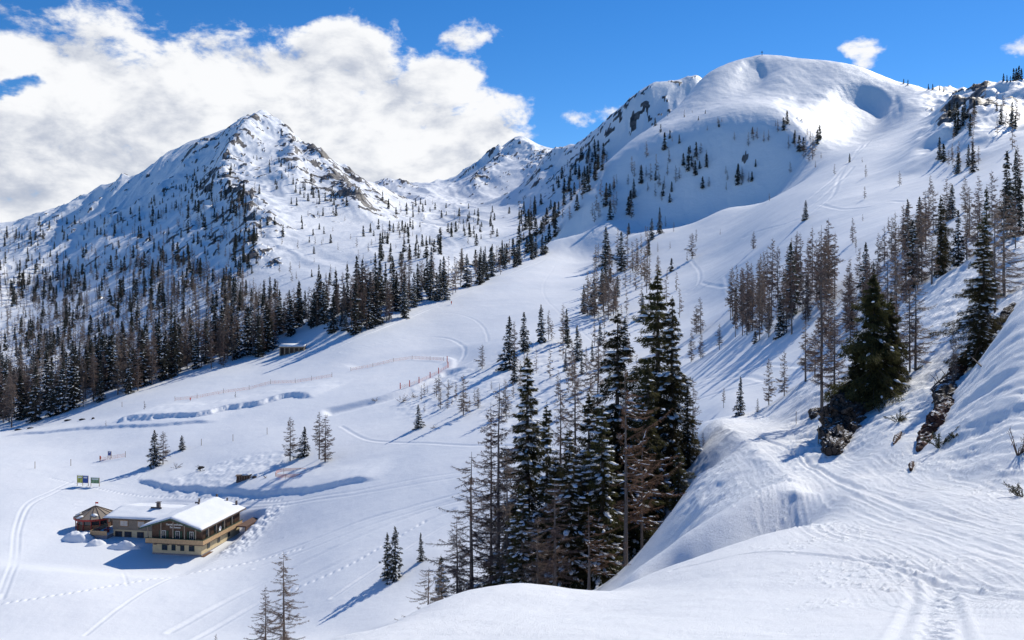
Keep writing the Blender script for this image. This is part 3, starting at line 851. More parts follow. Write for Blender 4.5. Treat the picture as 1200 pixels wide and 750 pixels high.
def thing(name, label, cat, loc=(0, 0, 0), rz=0.0, group=None):
    o = bpy.data.objects.new(name, None)
    o.empty_display_size = 0.5
    C.objects.link(o)
    o.location = loc
    o.rotation_euler = (0, 0, rz)
    return tag(o, label, cat, group)


def np_mesh(name, verts, faces, mat=None, smooth=False, mats=None, mi=None):
    """verts (n,3), faces (m,k) all of the same k"""
    me = bpy.data.meshes.new(name)
    verts = np.asarray(verts, dtype=np.float32); faces = np.asarray(faces, dtype=np.int32)
    k = faces.shape[1]
    me.vertices.add(len(verts)); me.vertices.foreach_set('co', verts.ravel())
    me.loops.add(faces.size); me.loops.foreach_set('vertex_index', faces.ravel())
    me.polygons.add(len(faces))
    me.polygons.foreach_set('loop_start', np.arange(0, faces.size, k, dtype=np.int32))
    me.polygons.foreach_set('loop_total', np.full(len(faces), k, dtype=np.int32))
    if mat: me.materials.append(mat)
    if mats:
        for m_ in mats: me.materials.append(m_)
        me.polygons.foreach_set('material_index', np.asarray(mi, dtype=np.int32))
    if smooth:
        me.polygons.foreach_set('use_smooth', np.ones(len(faces), dtype=bool))
    me.update(calc_edges=True)
    me.validate()
    return me


# ------------------------------------------------------------------ ground meshes
idx = np.arange(nr * nc).reshape(nr, nc)
quads = np.stack([idx[:-1, :-1], idx[:-1, 1:], idx[1:, 1:], idx[1:, :-1]], -1)
fx_ = 0.25 * (Xw[:-1, :-1] + Xw[1:, 1:] + Xw[:-1, 1:] + Xw[1:, :-1])
fy_ = Yw[:-1, :-1]
fpx = CXc[:-1, :-1]
# far boundary line between valley ground and mountains, in metres for each column
bx = np.array([-420, 0, 100, 200, 300, 400, 450, 500, 560, 640, 700, 800, 900, 1000, 1100, 1200, 1620])
bY = np.array([540, 530, 530, 535, 545, 560, 595, 640, 700, 725, 655, 640, 610, 560, 500, 420, 400])
fb = np.interp(fpx, bx, bY)
is_far = fy_ > fb
is_trail = (trailw[:-1, :-1] > 0.25) & (fy_ < 100)
is_near = (~is_trail) & (fy_ < 115)
is_mid = (~is_far) & (fy_ >= 115)
V = np.stack([Xw, Yw, Z], -1).reshape(-1, 3)
# normals of the whole sheet, so the pieces shade as one surface
gx = np.gradient(V.reshape(nr, nc, 3), axis=1); gy = np.gradient(V.reshape(nr, nc, 3), axis=0)
NN = np.cross(gx, gy); NN /= np.maximum(1e-9, np.linalg.norm(NN, axis=-1, keepdims=True))
NN = NN.reshape(-1, 3)


def sheet(name, mask, mat):
    q = quads[mask]
    used, inv = np.unique(q, return_inverse=True)
    me = np_mesh(name, V[used], inv.reshape(q.shape), mat, smooth=True)
    if name == 'mountains':
        at = me.attributes.new('rock', 'FLOAT', 'POINT')
        at.data.foreach_set('value', rock.ravel()[used].astype(np.float32))
    me.normals_split_custom_set_from_vertices(NN[used].tolist())
    o = link(name, me)
    tag(o, kind='structure')
    return o


sheet('ground', is_near, M_NEAR)['label'] = 'smooth untouched snow of the near slope'
sheet('ski_trail', is_trail, M_TRAIL)['label'] = 'churned groomed ski trail cut into the slope'
sheet('valley_snowfield', is_mid, M_MID)['label'] = 'open snow of the valley and pistes'
sheet('mountains', is_far, M_FAR)['label'] = 'snowy mountains with bare rock bands'
# the slope goes on behind the camera
gv = []
gf = []
nx_, ny_ = 24, 12
for j in range(ny_ + 1):
    for i in range(nx_ + 1):
        x = -120 + 240 * i / nx_; y = 0.55 - 90 * j / ny_
        gv.append((x, y, -1.72 + 0.12 * y * -1 * 0.6 + 0.02 * math.sin(x)))
for j in range(ny_):
    for i in range(nx_):
        a = j * (nx_ + 1) + i
        gf.append((a, a + nx_ + 1, a + nx_ + 2, a + 1))
tag(link('near_slope', np_mesh('near_slope', gv, gf, M_NEAR, True)), kind='structure')

# ------------------------------------------------------------------ trees
def tube(path, radii, sides):
    """one tapered tube along path (n,3)"""
    path = np.asarray(path, float)
    n = len(path)
    v = []; f = []
    for i in range(n):
        d = path[min(i + 1, n - 1)] - path[max(i - 1, 0)]
        d = d / (np.linalg.norm(d) + 1e-9)
        a = np.cross(d, (0.3, 0.9, 0.1) if abs(d[2]) > 0.8 else (0, 0, 1.0)); a /= np.linalg.norm(a) + 1e-9
        b = np.cross(d, a)
        for k in range(sides):
            t_ = 2 * math.pi * k / sides
            v.append(path[i] + radii[i] * (math.cos(t_) * a + math.sin(t_) * b))
    for i in range(n - 1):
        for k in range(sides):
            f.append((i * sides + k, i * sides + (k + 1) % sides, (i + 1) * sides + (k + 1) % sides, (i + 1) * sides + k))
    return np.array(v), np.array(f)


class Acc:
    """collects triangles and quads; quads are stored as two triangles"""
    def __init__(self):
        self.v = []; self.f = []; self.n = 0; self.mi = []
    def add(self, v, f, mi=0):
        f = np.asarray(f)
        if f.shape[1] == 4:
            f = np.concatenate([f[:, [0, 1, 2]], f[:, [0, 2, 3]]])
        self.v.append(np.asarray(v, float)); self.f.append(f + self.n); self.n += len(v)
        self.mi.append(np.full(len(f), mi))
    def blades(self, Pn, D, W, rng, mi=0):
        """one slim triangle from each point along D (length included)"""
        n = len(Pn)
        if n == 0: return
        r = rng.normal(size=(n, 3))
        s = np.cross(D, r); s /= np.linalg.norm(s, axis=1, keepdims=True) + 1e-9
        s = s * (np.asarray(W).reshape(-1, 1) * 0.5)
        v = np.stack([Pn - s, Pn + s, Pn + D], 1).reshape(-1, 3)
        f = np.arange(3 * n).reshape(n, 3)
        self.add(v, f, mi)
    def mesh(self, name, mat=None, mats=None, smooth=False):
        v = np.concatenate(self.v); f = np.concatenate(self.f)
        return np_mesh(name, v, f, mat, smooth, mats, np.concatenate(self.mi) if mats else None)


def snow_blobs(acc, Pn, Dn, L, W, Hh, rng):
    """flattened irregular lumps lying on boughs"""
    base = []
    for ring, (r, z) in enumerate(((1.0, 0.0), (0.72, 0.62))):
        for k in range(6):
            a = 2 * math.pi * (k + 0.5 * ring) / 6
            base.append((r * math.cos(a), r * math.sin(a), z))
    base.append((0, 0, 1.0)); base.append((0, 0, -0.25))
    base = np.array(base)
    fc = []
    for k in range(6):
        k2 = (k + 1) % 6
        fc += [(k, k2, 6 + k), (k2, 6 + k2, 6 + k), (6 + k, 6 + k2, 12), (k2, k, 13)]
    fc = np.array(fc)
    for i in range(len(Pn)):
        d = Dn[i] / (np.linalg.norm(Dn[i]) + 1e-9)
        s = np.cross((0, 0, 1), d); s /= np.linalg.norm(s) + 1e-9
        u = np.cross(d, s)
        b = base * (1 + rng.uniform(-.28, .28, size=base.shape))
        v = Pn[i] + b[:, :1] * d * L[i] * .5 + b[:, 1:2] * s * W[i] * .5 + b[:, 2:3] * u * Hh[i]
        acc.add(v, fc)


def make_spruce(seed, H=20.0, Rm=3.0, per_m=60, blade=0.30, bw=0.05, whorl=0.42, snow=0.0, low=0.04, skew=0.25, sides=8, drop=0.12, droop=1.0, limbs=True, fill=1.0, irregular=False):
    rng = np.random.default_rng(seed)
    tr = Acc(); cr = Acc(); sn = Acc()
    zz = np.linspace(-0.8, H * .985, 9)
    wob = np.cumsum(rng.normal(size=(9, 2)) * 0.012 * H / 20, 0)
    path = np.stack([wob[:, 0], wob[:, 1], zz], 1)
    r0 = 0.014 * H + 0.02
    tr.add(*tube(path, [max(0.015, r0 * (1 - max(0, z) / H) ** 0.85 + .01) for z in zz], sides))
    def axis(z):
        return np.array([np.interp(z, zz, wob[:, 0]), np.interp(z, zz, wob[:, 1]), z])
    a1, a2 = rng.uniform(0, 6.28, 2)
    z = low * H
    snP = []; snD = []; snL = []; snW = []; snH = []
    while z < H * 0.985:
        fr = z / H
        nb = rng.integers(4, 7)
        env = Rm * min(1.0, (1 - fr) ** 0.78 * 1.08) * (0.80 + 0.2 * math.sin(fr * 23 + a1)) * (0.55 + 0.45 * min(1, (fr - low + .05) / 0.12))
        th0 = rng.uniform(0, 6.28)
        for k in range(nb):
            if rng.random() < drop: continue
            th = th0 + 6.283 * k / nb + rng.normal() * 0.25
            L = env * (rng.uniform(0.45, 1.2) if irregular else rng.uniform(.65, 1.12)) * (1 + skew * math.cos(th - a2)) * (1 + .2 * math.sin(2 * th + a1 + fr * 5))
            L = max(L, 0.12)
            ns = 9
            s = np.linspace(0, 1, ns)
            up0 = 0.55 * max(0, fr - 0.45)
            dz = L * (up0 * s + droop * (-0.12 * s - 0.42 * (1 - fr * .6) * s ** 2 + 0.20 * s ** 3.5))
            rad = np.array([math.cos(th), math.sin(th), 0.0]); side = np.array([-math.sin(th), math.cos(th), 0.0])
            bend = rng.normal() * 0.12
            z_ = z; z = z + (rng.uniform(-.5, .5) * whorl * 1.6 if irregular else 0); z = min(z, H * .985)
            spine = axis(z) + np.outer(s * L, rad) + np.outer(bend * L * s ** 2, side) + np.outer(dz, (0, 0, 1))
            z = z_
            if limbs:
                cr.add(*tube(spine[::2], np.linspace(.012 + .011 * L, .006, len(spine[::2])), 3), mi=1)
            n = max(5, int(per_m * L * fill))
            q = rng.uniform(0, 1, n) ** 0.8
            pb = np.stack([np.interp(q, s, spine[:, c]) for c in range(3)], 1)
            spread = (0.10 + 0.34 * np.sin(np.pi * np.clip(q * 0.85 + .1, 0, 1))) * L * 0.55
            off = rng.uniform(-1, 1, n) * spread
            sag = np.abs(off) * rng.uniform(.15, .7, n) + rng.uniform(0, .05 + (.22 if irregular else .10) * min(L, 2.5), n)
            pb = pb + off[:, None] * side + np.outer(np.abs(off) * .35, rad) - np.outer(sag, (0, 0, 1))
            D = np.outer(rng.uniform(.25, 1.0, n), rad) + (np.sign(off) * rng.uniform(.1, .9, n))[:, None] * side + np.outer(rng.uniform(-1.0, .12, n) - .15, (0, 0, 1))
            D /= np.linalg.norm(D, axis=1, keepdims=True)
            bl = blade * rng.uniform(.6, 1.35, n) * (0.55 + .45 * (1 - fr))
            cr.blades(pb, D * bl[:, None], bw * rng.uniform(.7, 1.4, n), rng)
            if snow > 0 and L > 0.4:
                m_ = rng.poisson(snow * L * 1.6)
                for _ in range(m_):
                    t_ = rng.uniform(.25, .98)
                    p = np.array([np.interp(t_, s, spine[:, c]) for c in range(3)]) + side * rng.normal() * .16 * L * t_
                    p[2] -= .02
                    d_ = np.array([np.interp(min(1, t_ + .1), s, spine[:, c]) for c in range(3)]) - np.array([np.interp(max(0, t_ - .1), s, spine[:, c]) for c in range(3)])
                    snP.append(p); snD.append(d_); sc_ = rng.uniform(.4, 1.5)
                    snL.append(.62 * sc_); snW.append(.27 * sc_ * rng.uniform(.7, 1.5)); snH.append(.13 * sc_)
        z += whorl * rng.uniform(.6, 1.4) * (1.0 if fr < .75 else .7)
    # leader tip
    n = 24
    zt = rng.uniform(H * .93, H * 1.0, n)
    pb = np.stack([np.full(n, wob[-1, 0]), np.full(n, wob[-1, 1]), zt], 1)
    a = rng.uniform(0, 6.28, n)
    D = np.stack([np.cos(a) * .5, np.sin(a) * .5, rng.uniform(.2, 1, n)], 1) * blade * .8
    cr.blades(pb, D, np.full(n, bw), rng)
    if snP:
        snow_blobs(sn, np.array(snP), np.array(snD), snL, snW, snH, rng)
    return tr, cr, (sn if snP else None)


def make_larch(seed, H=18.0, Rm=2.6, per_m=16, twig=0.5, tw=0.03, step=0.28, low=0.12, sides=7, limb=1.0, drop=0.1, skew=.3, snow=0.0, up=0.25):
    rng = np.random.default_rng(seed)
    tr = Acc(); cr = Acc(); sn = Acc()
    zz = np.linspace(-0.8, H, 10)
    wob = np.cumsum(rng.normal(size=(10, 2)) * 0.035 * H / 20, 0)
    path = np.stack([wob[:, 0], wob[:, 1], zz], 1)
    r0 = 0.0095 * H + 0.02
    tr.add(*tube(path, [max(0.012, r0 * (1 - max(0, z) / H) ** 0.9 + .008) for z in zz], sides))
    a1, a2 = rng.uniform(0, 6.28, 2)
    z = low * H
    snP = []; snD = []; snL = []; snW = []; snH = []
    while z < H * 0.97:
        fr = z / H
        if rng.random() > drop:
            th = rng.uniform(0, 6.28)
            env = Rm * min(1.0, ((1 - fr) ** 0.62) * 1.02) * (0.5 + 0.5 * min(1, (fr - low + .04) / 0.22))
            L = env * rng.uniform(.5, 1.15) * (1 + skew * math.cos(th - a2))
            s = np.linspace(0, 1, 7)
            u = up * rng.uniform(-.6, 1.2)
            s0 = rng.normal(0.02 + u * fr, .24)
            dz = L * (s0 * s - 0.34 * s ** 1.6 + 0.36 * s ** 3)
            rad = np.array([math.cos(th), math.sin(th), 0.0]); side = np.array([-math.sin(th), math.cos(th), 0.0])
            kink = np.cumsum(rng.normal(size=7) * .035 * L) * s
            base = np.array([np.interp(z, zz, wob[:, 0]), np.interp(z, zz, wob[:, 1]), z])
            spine = base + np.outer(s * L, rad) + np.outer(kink, side) + np.outer(dz + np.cumsum(rng.normal(size=7) * .012 * L) * s, (0, 0, 1))
            cr.add(*tube(spine[::2] if sides < 7 else spine, np.linspace((.016 + .012 * L) * limb, .008 * limb, len(spine[::2] if sides < 7 else spine)), 3))
            n = max(3, int(per_m * L))
            q = rng.uniform(.12, 1, n)
            pb = np.stack([np.interp(q, s, spine[:, c]) for c in range(3)], 1)
            sg = rng.choice([-1, 1], n)
            D = np.outer(rng.uniform(.2, 1.0, n), rad) + (sg * rng.uniform(.15, 1.0, n))[:, None] * side + np.outer(rng.uniform(-1.0, .35, n), (0, 0, 1))
            D /= np.linalg.norm(D, axis=1, keepdims=True)
            tl = twig * rng.uniform(.4, 1.25, n) * (.5 + .5 * (1 - fr)) * (1.1 - .5 * q)
            cr.blades(pb, D * tl[:, None], tw * rng.uniform(.7, 1.4, n), rng)
            # short side shoots on the twigs
            pk = pb + D * tl[:, None] * rng.uniform(.3, .8, (n, 1))
            D2_ = D * .6 + rng.normal(size=(n, 3)) * .5; D2_[:, 2] -= .25
            D2_ /= np.linalg.norm(D2_, axis=1, keepdims=True)
            cr.blades(pk, D2_ * (tl * .5)[:, None], tw * .9 * np.ones(n), rng)
            if snow and L > .5:
                for _ in range(rng.poisson(snow * L)):
                    t_ = rng.uniform(.15, .85)
                    p = np.array([np.interp(t_, s, spine[:, c]) for c in range(3)])
                    snP.append(p + (0, 0, .02)); snD.append(spine[3] - spine[1]); snL.append(rng.uniform(.3, .8)); snW.append(rng.uniform(.07, .14)); snH.append(.05)
        z += step * rng.uniform(.4, 1.6)
    if snP:
        snow_blobs(sn, np.array(snP), np.array(snD), snL, snW, snH, rng)
    return tr, cr, (sn if snP else None)


PROTO = {}
def proto(kind, lod, i):
    key = (kind, lod, i)
    if key in PROTO:
        return PROTO[key]
    sd = {'spruce': 100, 'larch': 500, 'wide': 800, 'dry': 900}[kind] + i * 13
    if kind == 'spruce':
        if lod == 'hero':
            H = 20; R_ = (3.6, 4.1, 3.2, 4.0)[i % 4]
            t_, c_, s_ = make_spruce(sd, H, R_, 120, .36, .064, snow=(1.0, .2, 1.2, .6)[i % 4], drop=.16, skew=(.25, .35, .2, .3)[i % 4], droop=1.35, irregular=True, whorl=.42)
        elif lod == 'mid':
            H = 15; R_ = (2.4, 2.8, 2.1, 2.6, 2.3)[i % 5]
            t_, c_, s_ = make_spruce(sd, H, R_, 15, .72, .24, .50, irregular=True, snow=(.2, .75, .4, .9, .55)[i % 5], sides=5, limbs=False, drop=.08)
        else:
            H = 12; R_ = (2.0, 2.3, 1.8, 2.1, 1.9)[i % 5]
            t_, c_, s_ = make_spruce(sd, H, R_, 3.4, 1.25, .62, .85, irregular=True, sides=3, limbs=False, drop=.05)
            s_ = None
    elif kind == 'wide':       # broad dark spruce with boughs to the ground
        H = 14; R_ = 5.0
        t_, c_, s_ = make_spruce(sd, H, R_, 130, .34, .075, .30, snow=.10, drop=.04, low=.02, skew=.12, fill=1.2, irregular=True, droop=1.2)
    elif kind == 'dry':
        H = 18
        t_, c_, s_ = make_larch(sd, H, 4.2, 55, .60, .024, .20, low=.25, snow=.6, skew=.75, up=.9, limb=1.1)
    else:
        if lod == 'hero':
            H = 18; R_ = (3.6, 3.2, 4.2, 3.5)[i % 4]
            t_, c_, s_ = make_larch(sd, H, R_, 38, .62, .034, .13, low=(.05, .15, .1, .22)[i % 4], snow=(0, .25, .1, 0)[i % 4])
        elif lod == 'mid':
            H = 15; R_ = (2.5, 2.1, 2.8, 2.3, 2.5)[i % 5]
            t_, c_, s_ = make_larch(sd, H, R_, 26, .85, .072, .15, low=(.06, .2, .12, .3, .1)[i % 5], sides=5, limb=1.0)
        else:
            H = 12; R_ = (1.7, 1.5, 1.9, 1.6, 1.75)[i % 5]
            t_, c_, s_ = make_larch(sd, H, R_, 6.5, 1.2, .28, .38, low=.12, sides=3, limb=2.0)
    mat_c = {'spruce': M_SPR if lod == 'hero' else M_SPRF, 'wide': M_SPR, 'larch': M_LAR, 'dry': M_LARD}[kind]
    cm = c_.mesh('crown', mats=[mat_c, M_BARK])
    tm = t_.mesh('trunk', M_BARK if kind in ('spruce', 'wide') else M_BARKL, smooth=True)
    sm = s_.mesh('snow', M_SNOWP, smooth=True) if s_ is not None else None
    PROTO[key] = (H, tm, cm, sm, t_, c_)
    return PROTO[key]


rt = random.Random(11)
NTREES = {'spruce': 0, 'larch': 0}
MERGE = {'spruce': [], 'larch': []}       # those beyond the three hundred largest
PLAN = []     # dicts


def plan(kind, px, top, base, Y=None, label=None, group=None, wide=1.0, var=None, proto_kind=None, lod=None):
    if Y is None:
        h = hit(px, base, 40)
        if h is None:
            return
        Y = h.y; z = h.z
    else:
        z = ground(px, Y)
    ztop = (HY - top) / F * Y
    Hm = ztop - z
    if Hm < 0.5: return
    PLAN.append(dict(kind=kind, px=px, Y=Y, z=z, H=Hm, pix=Hm * F / Y, label=label, group=group, wide=wide, var=var, pk=proto_kind or kind, lod=lod))


# --- the clump in the middle of the picture, standing below the near crest
HERO = [
    ('spruce', 617, 414, 68, 'snow-laden spruce with sparse top, the left tall one of the middle clump', 1.0, 0, None),
    ('spruce', 641, 470, 64, 'snow-dusted spruce with narrow crown, beside the tall snow-laden spruce in the middle clump', 0.9, 2, None),
    ('spruce', 667, 500, 60, 'low dense snow-dusted spruce in the centre of the middle clump', 1.15, 0, None),
    ('spruce', 690, 455, 66, 'snow-dusted spruce left of the bare grey trunk in the middle clump', 0.95, 2, None),
    ('spruce', 724, 362, 72, 'tall ragged spruce with snowy boughs and uneven crown in the middle clump', 1.0, 3, None),
    ('spruce', 706, 470, 61, 'dense spruce with drooping snowy boughs at the foot of the ragged tall spruce', 1.1, 0, None),
    ('spruce', 771, 311, 76, 'tallest dark spruce of the middle clump with a pointed top', 1.0, 1, None),
    ('spruce', 788, 345, 73, 'tall dark spruce right behind the tallest one, with a slightly lower top', 0.95, 3, None),
    ('spruce', 760, 420, 68, 'dark spruce hidden among the trunks under the tallest spruce', 1.0, 1, None),
    ('spruce', 806, 450, 71, 'dark green spruce on the right flank of the middle clump beside the snow bank', .85, 1, None),
    ('spruce', 612, 560, 57, 'short green spruce with a bushy foot at the crest on the left of the clump', 1.1, 2, None),
    ('larch', 585, 448, 66, 'tall slender bare larch left of the snow-laden spruce', 1.0, 0, None),
    ('larch', 575, 470, 70, 'thin bare larch standing just behind the slender one at the clump edge', .8, 1, None),
    ('larch', 553, 528, 62, 'bare larch with spreading low branches at the left edge of the clump', 1.3, 2, None),
    ('larch', 594, 520, 60, 'bare larch with tangled twigs before the slender tall larch', 1.0, 3, None),
    ('larch', 657, 440, 74, 'thin bare larch rising behind the centre of the clump', .8, 1, None),
    ('larch', 675, 425, 78, 'tall grey larch behind the snow-dusted spruces of the clump', .9, 0, None),
    ('larch', 700, 400, 80, 'bare larch with fine twigs behind the ragged tall spruce', .9, 2, None),
    ('larch', 733, 430, 58, 'tall grey trunk with brown dry branches reaching right in the middle clump', 1.0, 0, 'dry'),
    ('larch', 752, 500, 60, 'brown dry larch with snow on its boughs between trunk and dark spruces', 1.05, 1, 'dry'),
    ('larch', 812, 440, 84, 'bare larch at the right back of the middle clump', 1.0, 3, None),
    ('larch', 824, 505, 76, 'small bare larch leaning out at the right edge of the clump', 1.2, 2, None),
    ('larch', 536, 600, 58, 'low bare larch at the left foot of the clump', 1.2, 3, None),
    ('larch', 502, 662, 50, 'young twiggy larch poking above the near snow crest on the left', 1.4, 2, None),
    ('larch', 515, 652, 53, 'young bare larch next to the twiggy one above the near snow crest', 1.0, 1, None),
    ('spruce', 517, 648, 56, 'small dark spruce top behind the young larches at the crest', 1.0, 2, None),
    ('larch', 630, 600, 55, 'grey larch brush in the low centre of the clump', 1.5, 2, None),
    ('larch', 690, 590, 53, 'brown larch brush low in the clump near the grey trunk', 1.6, 0, 'dry'),
    ('larch', 650, 560, 54, 'greyish bare larch low in front of the clump centre', 1.5, 3, None),
    ('spruce', 655, 540, 62, 'half-hidden dark spruce low behind the snow-dusted ones of the clump', 1.3, 1, None),
    ('spruce', 742, 520, 66, 'half-hidden dark spruce behind the grey trunk', 1.3, 3, None),
    ('spruce', 683, 560, 63, 'low green spruce filling the foot of the clump centre', 1.5, 1, None),
    ('spruce', 597, 600, 63, 'low dark spruce at the left foot of the clump', 1.2, 3, None),
    ('spruce', 795, 520, 64, 'dark green spruce skirt at the right foot of the tallest spruce', 1.3, 1, None),
    ('larch', 333, 645, 118, 'bare larch with crooked branches at the lower edge of the valley floor', 1.25, 2, None),
    ('larch', 311, 684, 121, 'smaller bare larch beside the crooked one at the lower edge', 1.1, 0, None),
    ('larch', 253, 741, 112, 'tip of a small bare larch at the bottom edge of the photo', 1.0, 1, None),
]
for k, px, top, Y, lab, wd, var, pk in HERO:
    plan(k, px, top, None, Y, lab, None, wd * (1.22 if k == 'spruce' else 1.1), var, pk, 'hero')
